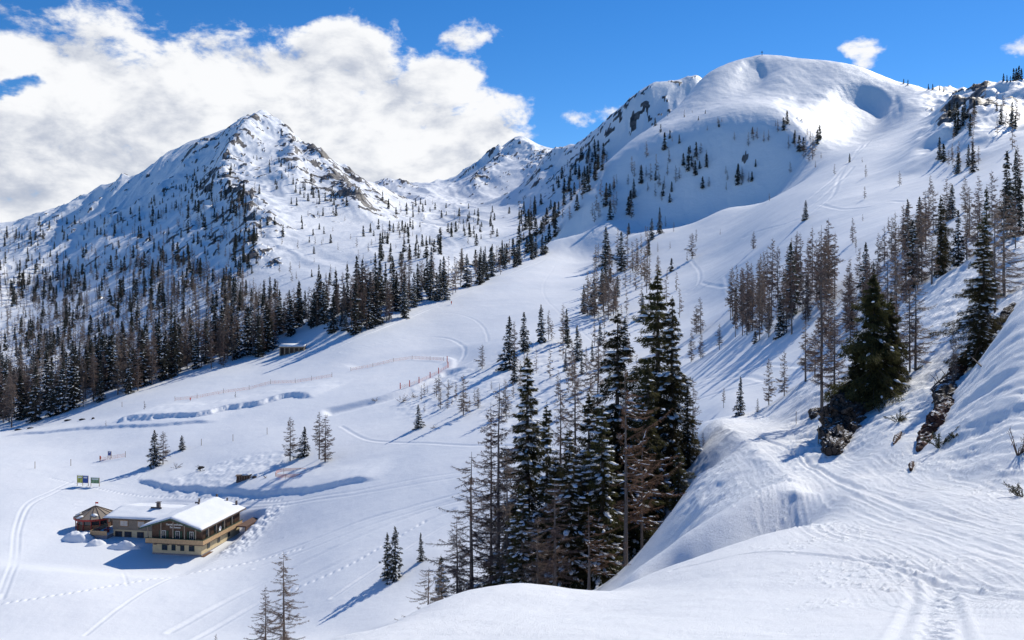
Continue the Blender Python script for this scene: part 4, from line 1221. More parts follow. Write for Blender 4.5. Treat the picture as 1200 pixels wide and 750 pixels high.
# --- on and above the bank right of the trail
for k, px, top, base, Y, lab, wd, var, pk in [
    ('spruce', 1024, 318, None, 57.5, 'broad dark spruce with boughs to the ground above the brown rock', 1.0, 0, 'wide'),
    ('spruce', 1044, 345, None, 58.5, 'broad dark spruce merged with the one above the rock, on its right', .85, 1, 'wide'),
    ('spruce', 1006, 392, None, 57.5, 'low dark spruce leaning on the brown rock left of the broad spruces', .9, 1, 'wide'),
    ('larch', 1041, 283, None, 62, 'tall brown larch rising behind the broad dark spruces', .9, 0, None),
    ('larch', 1050, 290, None, 64, 'second brown larch trunk behind the broad dark spruces', .8, 3, None),
    ('larch', 1066, 322, 436, None, 'slim bare larch right of the broad dark spruces, left of a pair', 1.0, 1, None),
    ('larch', 1073, 318, 434, None, 'bare larch with drooping side boughs, right of a pair beside the dark spruces', 1.3, 2, None),
    ('larch', 963, 262, 482, None, 'tall bare larch with bent foot on the steep bank left of the rock', .8, 1, None),
    ('larch', 978, 355, 476, None, 'bare larch near the bank edge just left of the brown rock', 1.2, 2, None),
    ('larch', 944, 372, 447, None, 'bushy bare larch on the crest of the bank', 1.5, 0, None),
    ('larch', 955, 385, 440, None, 'brown bushy larch just behind the bank crest', 1.5, 3, None),
    ('spruce', 1153, 262, None, 53, 'dark spruce with layered boughs rooted at the steep rock rib on the right', 1.25, 3, None),
    ('spruce', 1148, 352, None, 52, 'lower dark spruce crouching at the foot of the layered one', 1.5, 1, None),
    ('spruce', 1156, 215, None, 75, 'tall narrow spruce behind the layered dark spruce on the right', .8, 2, None),
    ('larch', 1177, 218, 347, None, 'tall bare larch with long side boughs near the right edge', 1.3, 0, None),
    ('larch', 1166, 235, None, 66, 'bare larch between the layered spruce and the right edge larch', 1.0, 1, None),
    ('larch', 1117, 371, None, 50.5, 'thin bare leafless sapling above the red rock streak', .55, 1, None),
    ('larch', 1120, 392, None, 51, 'lesser bare sapling beside the thin one above the red rock streak', .5, 3, None),
    ('spruce', 1195, 208, None, 98, 'dark spruce at the right edge beyond the crest', 1.0, 1, None),
    ('spruce', 1184, 224, None, 100, 'dark spruce left of the edge one beyond the crest', 1.0, 2, None),
    ('larch', 1190, 228, None, 90, 'bare larch among the dark spruces at the right edge', 1.1, 2, None),
    ('spruce', 1123, 246, 312, None, 'dark conical spruce on the white crest, right of two', 1.0, 1, None),
    ('larch', 1092, 270, 333, None, 'dense brown conical larch on the white crest, left of two', 1.6, 0, None),
    ('larch', 1104, 257, 317, None, 'bare larch with bent trunk between the conical trees on the crest', 1.0, 2, None),
    ('larch', 1133, 241, 304, None, 'bare larch just right of the dark conical spruce on the crest', 1.2, 3, None),
    ('larch', 1146, 232, 300, None, 'bare larch before the tall narrow spruce on the crest', 1.0, 1, None),
    ('spruce', 868, 441, 487, None, 'dark little spruce standing alone left of the trail bend', 1.0, 2, None),
    ('larch', 848, 453, 478, None, 'small bare larch alone left of the little dark spruce', 1.1, 1, None),
    ('larch', 901, 417, 475, None, 'slim bare larch at the foot of the bank crest, left of two', 1.0, 0, None),
    ('larch', 919, 409, 464, None, 'slim bare larch at the foot of the bank crest, right of two', 1.0, 3, None),
    ('larch', 888, 465, 483, None, 'crooked bare sapling leaning over the bank crest', 1.0, 2, None),
    # alone on the slopes
    ('larch', 971, 255, 340, None, 'tall dark larch standing out at the upper edge of the larch grove', 1.2, 0, None),
    ('larch', 999, 254, 285, None, 'lone larch on the open slope above the grove, its shadow below', 1.0, 1, None),
    ('larch', 1003, 275, 296, None, 'smaller larch right beside the lone one above the grove', .8, 2, None),
    ('larch', 1041, 253, 271, None, 'little larch on the open slope with a long thin shadow', 1.0, 3, None),
    ('larch', 1061, 249, 257, None, 'tiny larch high on the open slope, upper of two', 1.0, 1, None),
    ('spruce', 1058, 261, 269, None, 'tiny dark tree under the high little larch', 1.0, 1, None),
    ('larch', 1090, 204, 228, None, 'lone larch high on the right slope below the shaded hollow', 1.0, 0, None),
    ('larch', 1114, 240, 260, None, 'small larch on the bright slope behind the crest trees', 1.0, 2, None),
    ('larch', 1011, 250, 259, None, 'tiny larch on the ski slope between tracks', 1.0, 3, None),
    ('larch', 934, 270, 287, None, 'little bare larch above the left end of the grove', 1.0, 2, None),
    ('larch', 883, 270, 292, None, 'small larch beside the crossing ski tracks', 1.3, 0, None),
    ('larch', 844, 268, 275, None, 'tiny larch far out on the white slope', 1.0, 1, None),
    ('larch', 811, 272, 303, None, 'dense larch alone between the central wood and the ski tracks', 1.6, 0, None),
    ('larch', 816, 268, 283, None, 'faint small larch behind the dense lone one', 1.0, 1, None),
    ('spruce', 787, 303, 318, None, 'small dark spruce right of the central wood', 1.5, 1, None),
    ('spruce', 773, 243, 274, None, 'slim dark tree at the upper end of the central wood', .9, 2, None),
    ('spruce', 764, 256, 281, None, 'dark tree at the upper end of the wood, left of the slim one', 1.2, 1, None),
    ('larch', 821, 347, 391, None, 'bare larch in front of the grove, right of a close pair', 1.2, 0, None),
    ('larch', 816, 356, 391, None, 'bare larch in front of the grove, left of a close pair', 1.2, 2, None),
    ('larch', 810, 385, 424, None, 'slim bare larch below the grove at the snow step', 1.1, 1, None),
    ('larch', 821, 388, 420, None, 'bare larch beside the slim one at the snow step', 1.2, 3, None),
    ('larch', 843, 378, 410, None, 'bare larch at the lower left corner of the grove', 1.4, 0, None),
    ('spruce', 914, 345, 395, None, 'dark spruce amid the bare trunks of the grove', 1.1, 1, None),
    ('spruce', 885, 388, 402, None, 'low dark spruce bush at the grove edge', 1.8, 0, None),
    ('spruce', 933, 288, 338, None, 'tall dark spruce inside the larch grove', 1.0, 2, None),
    ('larch', 565, 403, 432, None, 'small larch alone on the piste edge', 1.6, 0, None),
    ('spruce', 597, 371, 432, None, 'big brownish conifer left of the central wood, nearest to the piste', 1.25, 3, None),
    ('larch', 603, 375, 428, None, 'bare larch hugging the big brownish conifer', 1.1, 1, None),
    ('spruce', 614, 366, 412, None, 'pointed dark conifer next to the big brownish one', 1.35, 1, None),
    ('spruce', 634, 357, 400, None, 'dark twin spruce on the left edge of the central wood', 1.1, 2, None),
    ('larch', 643, 362, 398, None, 'bare larch beside the dark twin spruce', 1.2, 2, None),
    ('larch', 660, 355, 400, None, 'wide bare larch at the left edge of the central wood', 1.4, 0, None),
    ('spruce', 664, 362, 402, None, 'dark spruce standing before the wide bare larch', 1.1, 3, None),
    ('spruce', 684, 334, 368, None, 'dark spruce at the piste rim of the central wood', 1.1, 1, None),
    ('spruce', 710, 266, 310, None, 'dark conical spruce at the top of the central wood', 1.3, 1, None),
    ('spruce', 728, 272, 318, None, 'pointed dark tree next to the conical spruce of the central wood', 1.3, 3, None),
    ('spruce', 703, 378, 405, None, 'dark spruce in the clearing below the central wood', 1.2, 0, None),
    ('spruce', 694, 398, 424, None, 'slim dark spruce in the clearing below the central wood', .9, 2, None),
    ('spruce', 663, 410, 435, None, 'small dark spruce behind the snow-laden one', .9, 1, None),
    ('larch', 674, 420, 480, None, 'tall twiggy larch on the slope behind the clump', 1.2, 0, None),
    ('larch', 687, 405, 436, None, 'bare larch on the snowy clearing', 1.0, 1, None),
    # valley floor
    ('spruce', 181, 504, 545, None, 'dark spruce of the pair left of the little bush tree on the valley snow', 1.5, 1, None),
    ('larch', 191, 504, 544, None, 'twiggy larch of the pair on the valley snow above the inn', 1.6, 2, None),
    ('spruce', 213, 510, 527, None, 'small conical bush-like spruce on the valley snow', 2.0, 0, None),
    ('larch', 340, 487, 540, None, 'bare larch of the four above the cat road, leftmost', 1.4, 0, None),
    ('spruce', 357, 500, 534, None, 'bushy dark spruce of the four above the cat road', 1.7, 1, None),
    ('larch', 374, 481, 538, None, 'bare larch of the four above the cat road, third from the left', 1.3, 2, None),
    ('larch', 381, 484, 541, None, 'bare larch of the four above the cat road, rightmost', 1.5, 3, None),
    ('spruce', 490, 474, 502, None, 'small dark spruce alone beside the cat track', 1.6, 2, None),
    ('spruce', 454, 624, 678, None, 'left of the two joined spruces on the lower snow slope', 1.3, 1, None),
    ('spruce', 463, 617, 677, None, 'right of the two joined spruces on the lower snow slope', 1.3, 3, None),
    ('spruce', 493, 624, 658, None, 'small slim spruce right of the joined pair on the lower slope', 1.2, 0, None),
    ('larch', 543, 438, 487, None, 'tallest bare larch in the scrub beside the reservoir', 1.3, 0, None),
    ('larch', 514, 437, 458, None, 'pale bare larch at the reservoir fence', 1.3, 1, None),
    ('larch', 560, 453, 478, None, 'pale twiggy larch at the right of the reservoir scrub', 1.5, 2, None),
    ('larch', 593, 443, 487, None, 'bare larch between reservoir scrub and the clump', 1.4, 3, None),
    ('larch', 124, 492, 499, None, 'tiny bare sapling on the snow terrace', 1.4, 0, None),
    ('larch', 169, 469, 480, None, 'tiny brown sapling beside a marker on the terrace', 1.4, 1, None),
    ('larch', 276, 458, 466, None, 'tiny sapling on the snow ledge above the scarp', 1.4, 2, None),
]:
    plan(k, px, top, base, Y, lab, None, wd, var, pk, 'hero' if (Y and Y < 85) or (base and base - top > 100) else None)

# --- groups sampled in real clusters: (kind mix, photo outline of the bases, count, height m lo-hi, label, group)
def inside(poly, x, y):
    c = False
    j = len(poly) - 1
    for i in range(len(poly)):
        xi, yi = poly[i]; xj, yj = poly[j]
        if (yi > y) != (yj > y) and x < (xj - xi) * (y - yi) / (yj - yi) + xi:
            c = not c
        j = i
    return c


def scatter(poly, n, hlo, hhi, spf, lab, grp, mind=3.0, wide=(0.9, 1.25), ymin=40, clump=0.0, seed=0):
    """n trees with bases inside a photo outline, spread evenly over it; spf = share of spruces"""
    rs = random.Random(seed + len(PLAN))
    x0 = min(p[0] for p in poly); x1 = max(p[0] for p in poly); y0 = min(p[1] for p in poly); y1 = max(p[1] for p in poly)
    done = []
    tries = 0
    centres = [(rs.uniform(x0, x1), rs.uniform(y0, y1)) for _ in range(max(3, n // 9))]
    while len(done) < n and tries < n * 60:
        tries += 1
        if rs.random() < clump:
            cx_, cy_ = rs.choice(centres)
            x = rs.gauss(cx_, (x1 - x0) * .05 + 4); y = rs.gauss(cy_, (y1 - y0) * .05 + 4)
        else:
            x = rs.uniform(x0, x1); y = rs.uniform(y0, y1)
        if not inside(poly, x, y): continue
        if any(abs(x - a) < mind and abs(y - b) < mind * .8 for a, b in done): continue
        done.append((x, y))
        h = hit(x, y, ymin)
        if h is None or h.y > 3000: continue
        sp = rs.random() < (spf(x, y) if callable(spf) else spf)
        Hm = rs.uniform(hlo, hhi) * (1.0 if sp else 0.97)
        if rs.random() < .28: Hm *= rs.uniform(.45, .8)
        kind = 'spruce' if sp else 'larch'
        PLAN.append(dict(kind=kind, px=x, Y=h.y, z=h.z, H=Hm, pix=Hm * F / h.y, label=lab[0 if sp else 1], group=grp[0 if sp else 1], wide=rs.uniform(*wide), var=None, pk=kind, lod=None))


# forest band along the piste
band_lo = [(0, 503), (30, 499), (70, 488), (110, 472), (135, 466), (170, 456), (205, 440), (250, 434), (290, 421), (312, 420), (325, 400), (345, 392), (375, 382), (390, 392), (415, 394), (445, 380), (462, 380), (476, 373), (490, 356), (528, 352), (545, 344), (575, 328), (640, 296)]
band_hi = [(640, 288), (575, 306), (545, 312), (500, 328), (450, 340), (400, 352), (345, 368), (300, 392), (250, 404), (205, 412), (160, 424), (110, 438), (60, 455), (0, 468)]
def seg(lo, a, b):
    return [p for p in lo if a <= p[0] <= b]
def band(a, b):
    xs = np.linspace(a, b, 8)
    lo = [(x, float(np.interp(x, [p[0] for p in band_lo], [p[1] for p in band_lo]))) for x in xs]
    h2 = sorted(band_hi)
    hi = [(x, float(np.interp(x, [p[0] for p in h2], [p[1] for p in h2]))) for x in xs[::-1]]
    return lo + hi
for a, b, n, where, slo, hlo, hhi in ((-30, 130, 110, 'at the left end of the piste wood', .34, 18, 26), (130, 250, 84, 'in the piste wood left of the shed', .32, 18, 26),
                               (250, 325, 50, 'in the wood just left of the long shed', .38, 18, 25), (325, 400, 40, 'in the wood behind the long shed', .5, 18, 25),
                               (400, 480, 58, 'in the wood right of the long shed', .4, 17, 25), (480, 560, 40, 'in the thinning wood near the piste top', .4, 15, 22),
                               (560, 645, 36, 'lining the crest at the top of the piste', .78, 13, 19)):
    scatter(band(a, b), n, hlo, hhi, slo, ('dark spruce ' + where, 'brown bare larch ' + where), ('dark spruces ' + where, 'bare larches ' + where), 2.6, (1.0, 1.35), 150)
# central wood right of the piste
scatter([(700, 300), (735, 285), (765, 295), (775, 325), (760, 345), (735, 350), (715, 375), (690, 380), (686, 350), (695, 325)], 62, 13, 19, .22,
        ('dark spruce in the dense central wood right of the piste', 'brown larch in the central wood right of the piste'), ('spruces of the central wood', 'larches of the central wood'), 2.4, (1.0, 1.4), 150)
scatter([(590, 430), (640, 400), (700, 385), (745, 350), (790, 300), (815, 330), (780, 420), (760, 470), (700, 470), (640, 470), (600, 480)], 52, 6, 13, .16,
        ('small spruce on the clearing below the central wood', 'slim larch on the clearing below the central wood'), ('spruces of the clearing', 'larches of the clearing'), 6, (.9, 1.3), 120)
scatter([(735, 272), (800, 262), (812, 320), (790, 335), (760, 310)], 9, 6, 12, .2,
        ('small spruce scattered right of the central wood', 'bare young larch scattered right of the central wood'), ('young spruces by the central wood', 'young larches by the central wood'), 6, (.9, 1.3), 150)
# larch grove under the right slope
scatter([(850, 372), (872, 345), (905, 338), (945, 335), (972, 336), (985, 350), (960, 365), (930, 392), (905, 398), (875, 400), (855, 395)], 66, 12.5, 16, .07,
        ('dark spruce hidden in the larch grove', 'bare larch in the dense grove under the right slope'), ('spruces of the grove', 'larches of the dense grove'), 2.2, (.75, 1.05), 100)
scatter([(985, 350), (1010, 335), (1070, 322), (1095, 318), (1080, 345), (1050, 375), (1015, 400), (990, 415), (965, 425), (960, 400)], 34, 7, 11, .1,
        ('dark spruce behind the broad dark ones', 'bare larch between the dense grove and the bank crest'), ('spruces behind the broad ones', 'larches between grove and crest'), 3, (.9, 1.2), 100)
scatter([(1100, 325), (1135, 300), (1165, 280), (1200, 255), (1200, 225), (1160, 250), (1120, 285)], 12, 7, 11, .35,
        ('dark spruce behind the white crest on the right', 'bare larch behind the white crest on the right'), ('spruces behind the crest', 'larches behind the crest'), 4, (.9, 1.2), 100)
scatter([(1040, 330), (1100, 300), (1130, 270), (1140, 235), (1100, 250), (1050, 290), (1010, 310)], 22, 7, 12, .12,
        ('dark spruce on the slope behind the crest conifers', 'bare larch on the slope behind the crest conifers'), ('spruces behind the crest conifers', 'larches behind the crest conifers'), 4, (.9, 1.2), 100)
# scrub at the reservoir
scatter([(490, 462), (515, 458), (530, 465), (560, 470), (566, 482), (530, 484), (495, 484)], 16, 3.5, 7, 0.0, ('', 'young larch in the scrub beside the reservoir'), ('', 'young larches beside the reservoir'), 3.5, (1.1, 1.6), 150)
scatter([(570, 430), (600, 440), (610, 470), (590, 500), (575, 480)], 5, 4, 8, 0.0, ('', 'young bare larch left of the clump on the shadowed slope'), ('', 'young larches left of the clump'), 5, (1.0, 1.4), 150)
# --- left mountain
lowdens = lambda x, y: .45
scatter([(-10, 470), (-10, 330), (60, 330), (140, 300), (200, 300), (250, 320), (285, 345), (330, 350), (330, 372), (250, 398), (150, 415), (60, 450)], 1020, 12, 19, .28,
        ('dark spruce on the steep wooded foot of the left mountain', 'bare larch on the steep wooded foot of the left mountain'), ('spruces at the foot of the left mountain', 'larches at the foot of the left mountain'), 2.0, (.9, 1.2), 500, clump=.78)
scatter([(-10, 335), (-10, 275), (60, 258), (120, 255), (190, 245), (240, 235), (300, 225), (310, 300), (280, 345), (200, 310), (100, 320), (50, 335)], 480, 9, 15, .42,
        ('dark tree on the middle slope of the left mountain', 'bare larch on the middle slope of the left mountain'), ('spruces high on the left mountain', 'larches high on the left mountain'), 2.5, (.9, 1.25), 500, clump=.75)
scatter([(160, 250), (200, 215), (250, 190), (310, 180), (380, 215), (420, 250), (400, 270), (330, 240), (300, 230)], 110, 7, 11, .85,
        ('small dark tree among the left mountain rocks', 'small larch among the left mountain rocks'), ('highest trees of the left mountain', 'highest larches of the left mountain'), 3, (1.0, 1.4), 500, clump=.7)
scatter([(310, 250), (400, 255), (470, 270), (520, 280), (470, 320), (400, 335), (330, 335)], 75, 6, 12, .5,
        ('small dark tree on the bright flank right of the left mountain', 'small larch on the bright flank right of the left mountain'), ('trees of the bright flank', 'larches of the bright flank'), 4, (1.0, 1.4), 500, clump=.4)
scatter([(440, 275), (480, 262), (520, 268), (520, 300), (470, 312), (445, 305)], 46, 9, 14, .8,
        ('dark tree on the knoll behind the piste wood', 'larch on the knoll behind the piste wood'), ('trees of the knoll', 'larches of the knoll'), 3, (1.0, 1.4), 500, clump=.78)
scatter([(430, 225), (520, 235), (600, 245), (635, 262), (600, 290), (530, 295), (520, 262), (450, 250)], 70, 8, 13, .8,
        ('dark tree in the hollow below the far pointed peak', 'larch in the hollow below the far pointed peak'), ('trees of the far hollow', 'larches of the far hollow'), 3.5, (1.1, 1.5), 500, clump=.78)
# --- dome and the gorge on its left
scatter([(600, 262), (640, 225), (670, 190), (700, 170), (715, 195), (680, 240), (655, 285), (610, 300)], 95, 12, 19, .7,
        ('dark tree on the shaded ridge left of the domed mountain', 'larch on the shaded ridge left of the domed mountain'), ('trees of the shaded ridge', 'larches of the shaded ridge'), 3.5, (1.0, 1.4), 600, clump=.5)
scatter([(690, 262), (700, 225), (740, 190), (780, 175), (800, 200), (790, 240), (740, 262)], 44, 11, 16, .35,
        ('dark tree on the shaded lower left face of the dome', 'bare larch on the shaded lower left face of the dome'), ('trees on the dome face', 'larches on the dome face'), 4, (1.0, 1.4), 600, clump=.5)
scatter([(795, 205), (810, 170), (850, 160), (905, 148), (960, 140), (965, 190), (920, 205), (880, 215), (830, 232)], 58, 9, 13, .4,
        ('dark tree on the upper face of the dome', 'bare larch on the upper face of the dome'), ('trees high on the dome', 'larches high on the dome'), 3.5, (1.0, 1.4), 600, clump=.78)
scatter([(760, 150), (800, 125), (830, 130), (880, 145), (820, 165), (770, 175)], 14, 5, 9, .5,
        ('tiny dark tree near the left shoulder of the dome', 'tiny larch near the left shoulder of the dome'), ('tiny trees on the shoulder', 'tiny larches on the shoulder'), 4, (1.0, 1.4), 600)
scatter([(960, 175), (1060, 190), (1080, 240), (960, 260), (880, 255)], 10, 5, 8, .2,
        ('tiny dark tree on the open ski slope', 'tiny larch on the open ski slope'), ('tiny trees of the ski slope', 'tiny larches of the ski slope'), 8, (1.0, 1.3), 300)
scatter([(1100, 190), (1105, 140), (1150, 110), (1195, 130), (1195, 200), (1160, 190), (1130, 210)], 46, 6, 11, .45,
        ('dark tree among the cliffs right of the dome', 'larch among the cliffs right of the dome'), ('trees of the cliffs', 'larches of the cliffs'), 3, (1.0, 1.4), 300, clump=.5)
# skyline trees
for px, top, base in ((1059, 93, 98), (1064, 94, 100), (1088, 98, 104), (1093, 99, 105), (1101, 101, 106), (1106, 102, 107), (1141, 98, 101), (1153, 97, 100), (1176, 86, 94), (1180, 87, 94), (1184, 88, 94), (1188, 79, 93), (1191, 80, 93), (1194, 78, 93), (1197, 81, 93)):
    h = None
    for dy in range(0, 8):
        h = hit(px, base + dy, 300)
        if h is not None and h.y < 1300: break
    if h is None or h.y > 1300: continue
    Hm = (base - top) / F * h.y + .5
    PLAN.append(dict(kind='spruce', px=px, Y=h.y, z=h.z, H=Hm, pix=base - top, label='small dark spruce on the skyline right of the domed summit', group='skyline spruces', wide=1.2, var=None, pk='spruce', lod=None))


def ordinal(n):
    return str(n) + ('th' if 10 <= n % 100 <= 20 else {1: 'st', 2: 'nd', 3: 'rd'}.get(n % 10, 'th'))


def place_plan():
    for kind in ('spruce', 'larch'):
        L_ = sorted([p for p in PLAN if p['kind'] == kind], key=lambda p: (p['label'] is None or p['group'] is not None, -p['pix']))
        keep, rest = L_[:298], L_[298:]
        rp = random.Random(5)
        groups_ = {}
        for p in keep:
            if p['group']: groups_.setdefault(p['group'], []).append(p)
        for g_, ps in groups_.items():
            if len(ps) > 1:
                for q_, p in enumerate(sorted(ps, key=lambda p: p['px'])):
                    p['label'] = p['label'] + ', ' + ordinal(q_ + 1) + ' from left'
        for p in keep:
            lod = p['lod'] or ('hero' if p['pix'] > 95 else 'mid' if p['pix'] > 15 else 'low')
            if p['pk'] in ('wide', 'dry'): lod = 'hero'
            nv = 4 if lod == 'hero' else 5
            i = p['var'] if p['var'] is not None else rp.randrange(nv)
            if lod != 'hero': i = (i + rp.randrange(5)) % 5
            H, tm, cm, sm, _, _ = proto(p['pk'], lod, i)
            s = p['H'] / H
            sw = s * p['wide']
            loc = ((p['px'] - 600) / F * p['Y'], p['Y'], p['z'] - 0.1)
            rz = rp.uniform(0, 6.28)
            if p['pk'] == 'dry': rz = (2.2, .9, 4.0)[i % 3]
            nm = kind + '_tree'
            if lod == 'low':
                key = (p['pk'], 'lowjoin', i)
                if key not in PROTO:
                    _, _, _, _, t_, c_ = proto(p['pk'], 'low', i)
                    a = Acc()
                    for v, f in zip(c_.v, c_.f): pass
                    cv = np.concatenate(c_.v); cf = np.concatenate(c_.f)
                    tv = np.concatenate(t_.v); tf = np.concatenate(t_.f)
                    a.add(cv, cf, 0); a.add(tv, tf, 1)
                    PROTO[key] = a.mesh(nm, mats=[M_SPRF if kind == 'spruce' else M_LAR, M_BARK])
                o = link(nm, PROTO[key], None, loc)
                tag(o, p['label'], 'tree', p['group'])
            else:
                o = thing(nm, p['label'], 'tree', loc, 0, p['group'])
                link('trunk', tm, o)
                link('crown', cm, o)
                if sm is not None:
                    link('snow', sm, o)['kind'] = 'stuff'
            o.rotation_euler = (0, 0, rz)
            o.scale = (sw, sw, s)
        if rest:
            vs = []; fs = []; mi = []; n = 0
            for p in rest:
                i = rp.randrange(5)
                H, _, _, _, t_, c_ = proto(p['pk'], 'low', i)
                cv = np.concatenate(c_.v + t_.v)
                cf = np.concatenate(c_.f + [f + c_.n for f in t_.f])
                s = p['H'] / H; sw = s * p['wide']
                a = rp.uniform(0, 6.28)
                ca, sa = math.cos(a), math.sin(a)
                v = np.stack([(cv[:, 0] * ca - cv[:, 1] * sa) * sw, (cv[:, 0] * sa + cv[:, 1] * ca) * sw, cv[:, 2] * s], 1)
                v += np.array([(p['px'] - 600) / F * p['Y'], p['Y'], p['z'] - .1])
                vs.append(v); fs.append(cf + n); n += len(v)
            me = np_mesh(kind + '_forest', np.concatenate(vs), np.concatenate(fs), M_SPRF if kind == 'spruce' else M_LAR)
            tag(link(kind + '_forest', me), 'sparse distant ' + ('dark conifers' if kind == 'spruce' else 'bare larches') + ' scattered over the mountain slopes', 'forest', kind='stuff')
        print(kind, len(keep), len(rest), 'smallest kept', keep[-1]['pix'] if keep else 0)


place_plan()
# ------------------------------------------------------------------ built things
class MB:
    """boxes, prisms and tubes gathered into one mesh"""
    def __init__(self):
        self.v = []; self.f = []
    def raw(self, v, f):
        n = len(self.v)
        self.v += [tuple(map(float, p)) for p in v]
        self.f += [tuple(int(i) + n for i in q) for q in f]
        return self
    def box(self, x0, x1, y0, y1, z0, z1):
        v = [(x, y, z) for z in (z0, z1) for y in (y0, y1) for x in (x0, x1)]
        f = [(0, 2, 3, 1), (4, 5, 7, 6), (0, 1, 5, 4), (2, 6, 7, 3), (0, 4, 6, 2), (1, 3, 7, 5)]
        return self.raw(v, f)
    def prism(self, prof, y0, y1):
        """profile in x,z extruded along y"""
        n = len(prof)
        v = [(x, y0, z) for x, z in prof] + [(x, y1, z) for x, z in prof]
        f = [tuple(range(n)), tuple(range(2 * n - 1, n - 1, -1))] + [(i, i + n, (i + 1) % n + n, (i + 1) % n) for i in range(n)]
        return self.raw(v, f)
    def prismx(self, prof, x0, x1):
        n = len(prof)
        v = [(x0, y, z) for y, z in prof] + [(x1, y, z) for y, z in prof]
        f = [tuple(range(n)), tuple(range(2 * n - 1, n - 1, -1))] + [(i, i + n, (i + 1) % n + n, (i + 1) % n) for i in range(n)]
        return self.raw(v, f)
    def tube(self, path, radii, sides=6):
        v, f = tube(path, radii, sides)
        self.raw(v, f)
        self.raw([], [])
        n = len(self.v)
        self.f.append(tuple(range(n - sides, n)))
        self.f.append(tuple(range(n - len(v), n - len(v) + sides))[::-1])
        return self
    def build(self, name, mat, parent=None, bevel=0.0, smooth=False, label=None):
        me = bpy.data.meshes.new(name)
        me.from_pydata(self.v, [], self.f)
        me.materials.append(mat)
        bm = __import__('bmesh').new(); bm.from_mesh(me)
        import bmesh as _b
        _b.ops.recalc_face_normals(bm, faces=bm.faces)
        if bevel:
            _b.ops.bevel(bm, geom=[e for e in bm.edges], offset=bevel, segments=2, affect='EDGES', clamp_overlap=True)
        bm.to_mesh(me); bm.free()
        if smooth:
            me.polygons.foreach_set('use_smooth', [True] * len(me.polygons))
        o = link(name, me, parent)
        if label: o['label'] = label
        return o


M_CREAM = simple('cream_plaster', (0.62, 0.50, 0.31), 0.85, 0.08, 1.2, 0.1)
M_WOODD = simple('dark_weathered_wood', (0.125, 0.088, 0.068), 0.85, 0.45, 2.5, 0.4, stretch=(6, 6, 0.7))
M_WOODR = simple('brown_wood', (0.17, 0.09, 0.055), 0.8, 0.35, 2.5, 0.4, stretch=(6, 6, 0.7))
M_WOODL = simple('pale_balcony_wood', (0.50, 0.33, 0.18), 0.75, 0.22, 2.0, 0.3, stretch=(5, 5, 1))
M_WOODG = simple('grey_planks', (0.30, 0.25, 0.20), 0.85, 0.3, 2.5, 0.3, stretch=(5, 5, 1))
M_WOODB = simple('terrace_planks', (0.16, 0.10, 0.075), 0.85, 0.3, 2.5, 0.3, stretch=(1, 6, 1))
M_GREEN = simple('green_trim', (0.035, 0.075, 0.05), 0.6, 0.1)
M_GLASS = simple('window_glass', (0.03, 0.035, 0.045), 0.12, 0.1, spec=0.6)
M_CURT = simple('window_curtain', (0.55, 0.5, 0.45), 0.6, 0.15)
M_WHITE = simple('white_paint', (0.78, 0.78, 0.76), 0.5, 0.05)
M_ORNG = simple('orange_frame', (0.45, 0.22, 0.07), 0.6, 0.1)
M_REDW = simple('red_painted_wood', (0.30, 0.035, 0.03), 0.6, 0.2)
M_GREYP = simple('grey_plinth', (0.26, 0.25, 0.27), 0.85, 0.15)
M_STONE = simple('chimney_stone', (0.12, 0.10, 0.095), 0.9, 0.3)
M_NET = simple('orange_net', (0.85, 0.22, 0.07), 0.6, 0.1)
M_RED = simple('red_marker', (0.75, 0.06, 0.03), 0.5, 0.1)
M_POLE = simple('wooden_pole', (0.36, 0.26, 0.17), 0.8, 0.2)
M_BLUE = simple('blue_panel', (0.03, 0.09, 0.32), 0.45, 0.1)
M_YEL = simple('yellow_map_panel', (0.50, 0.50, 0.10), 0.45, 0.5, 1.2)
M_GRN = simple('green_map_panel', (0.18, 0.30, 0.16), 0.45, 0.4, 1.2)
M_BUSH = simple('dry_bush', (0.10, 0.075, 0.04), 0.85, 0.3)

HA = R(9.7)
inn = thing('mountain_inn', 'cream and dark wood mountain inn with snow-covered gable roofs and balcony', 'building', (HUT[0], HUT[1], -59.2), -HA)
RX = -6.6; RZ = 8.75; EZ = 6.35; XL = -14.3; XR = 1.0
# walls
MB().box(-12.0, 0, 0, 18.3, -1.5, 2.9).build('lower_wall', M_CREAM, inn)
MB().box(-12.06, 0.06, -0.06, 18.36, -1.5, 0.42).build('plinth', M_GREYP, inn)
MB().prism([(-12.3, 2.95), (0.0, 2.95), (0.0, 6.45), (RX, 8.5), (-12.3, 6.75)], 0.25, 18.3).build('upper_wall', M_WOODD, inn)
mb = MB()
for i in range(44):     # board joints of the timber front
    x = -12.2 + i * .28
    top_ = 6.3 + min((x + 14.3) / 7.7, (1.0 - x) / 7.6) * 2.1
    mb.box(x, x + .06, 0.205, 0.25, 3.0, min(top_, 8.3))
for i in range(60):
    y = .4 + i * .3
    mb.box(0.0, 0.045, y, y + .07, 3.0, 6.3)
mb.build('timber_battens', M_WOODR, inn)
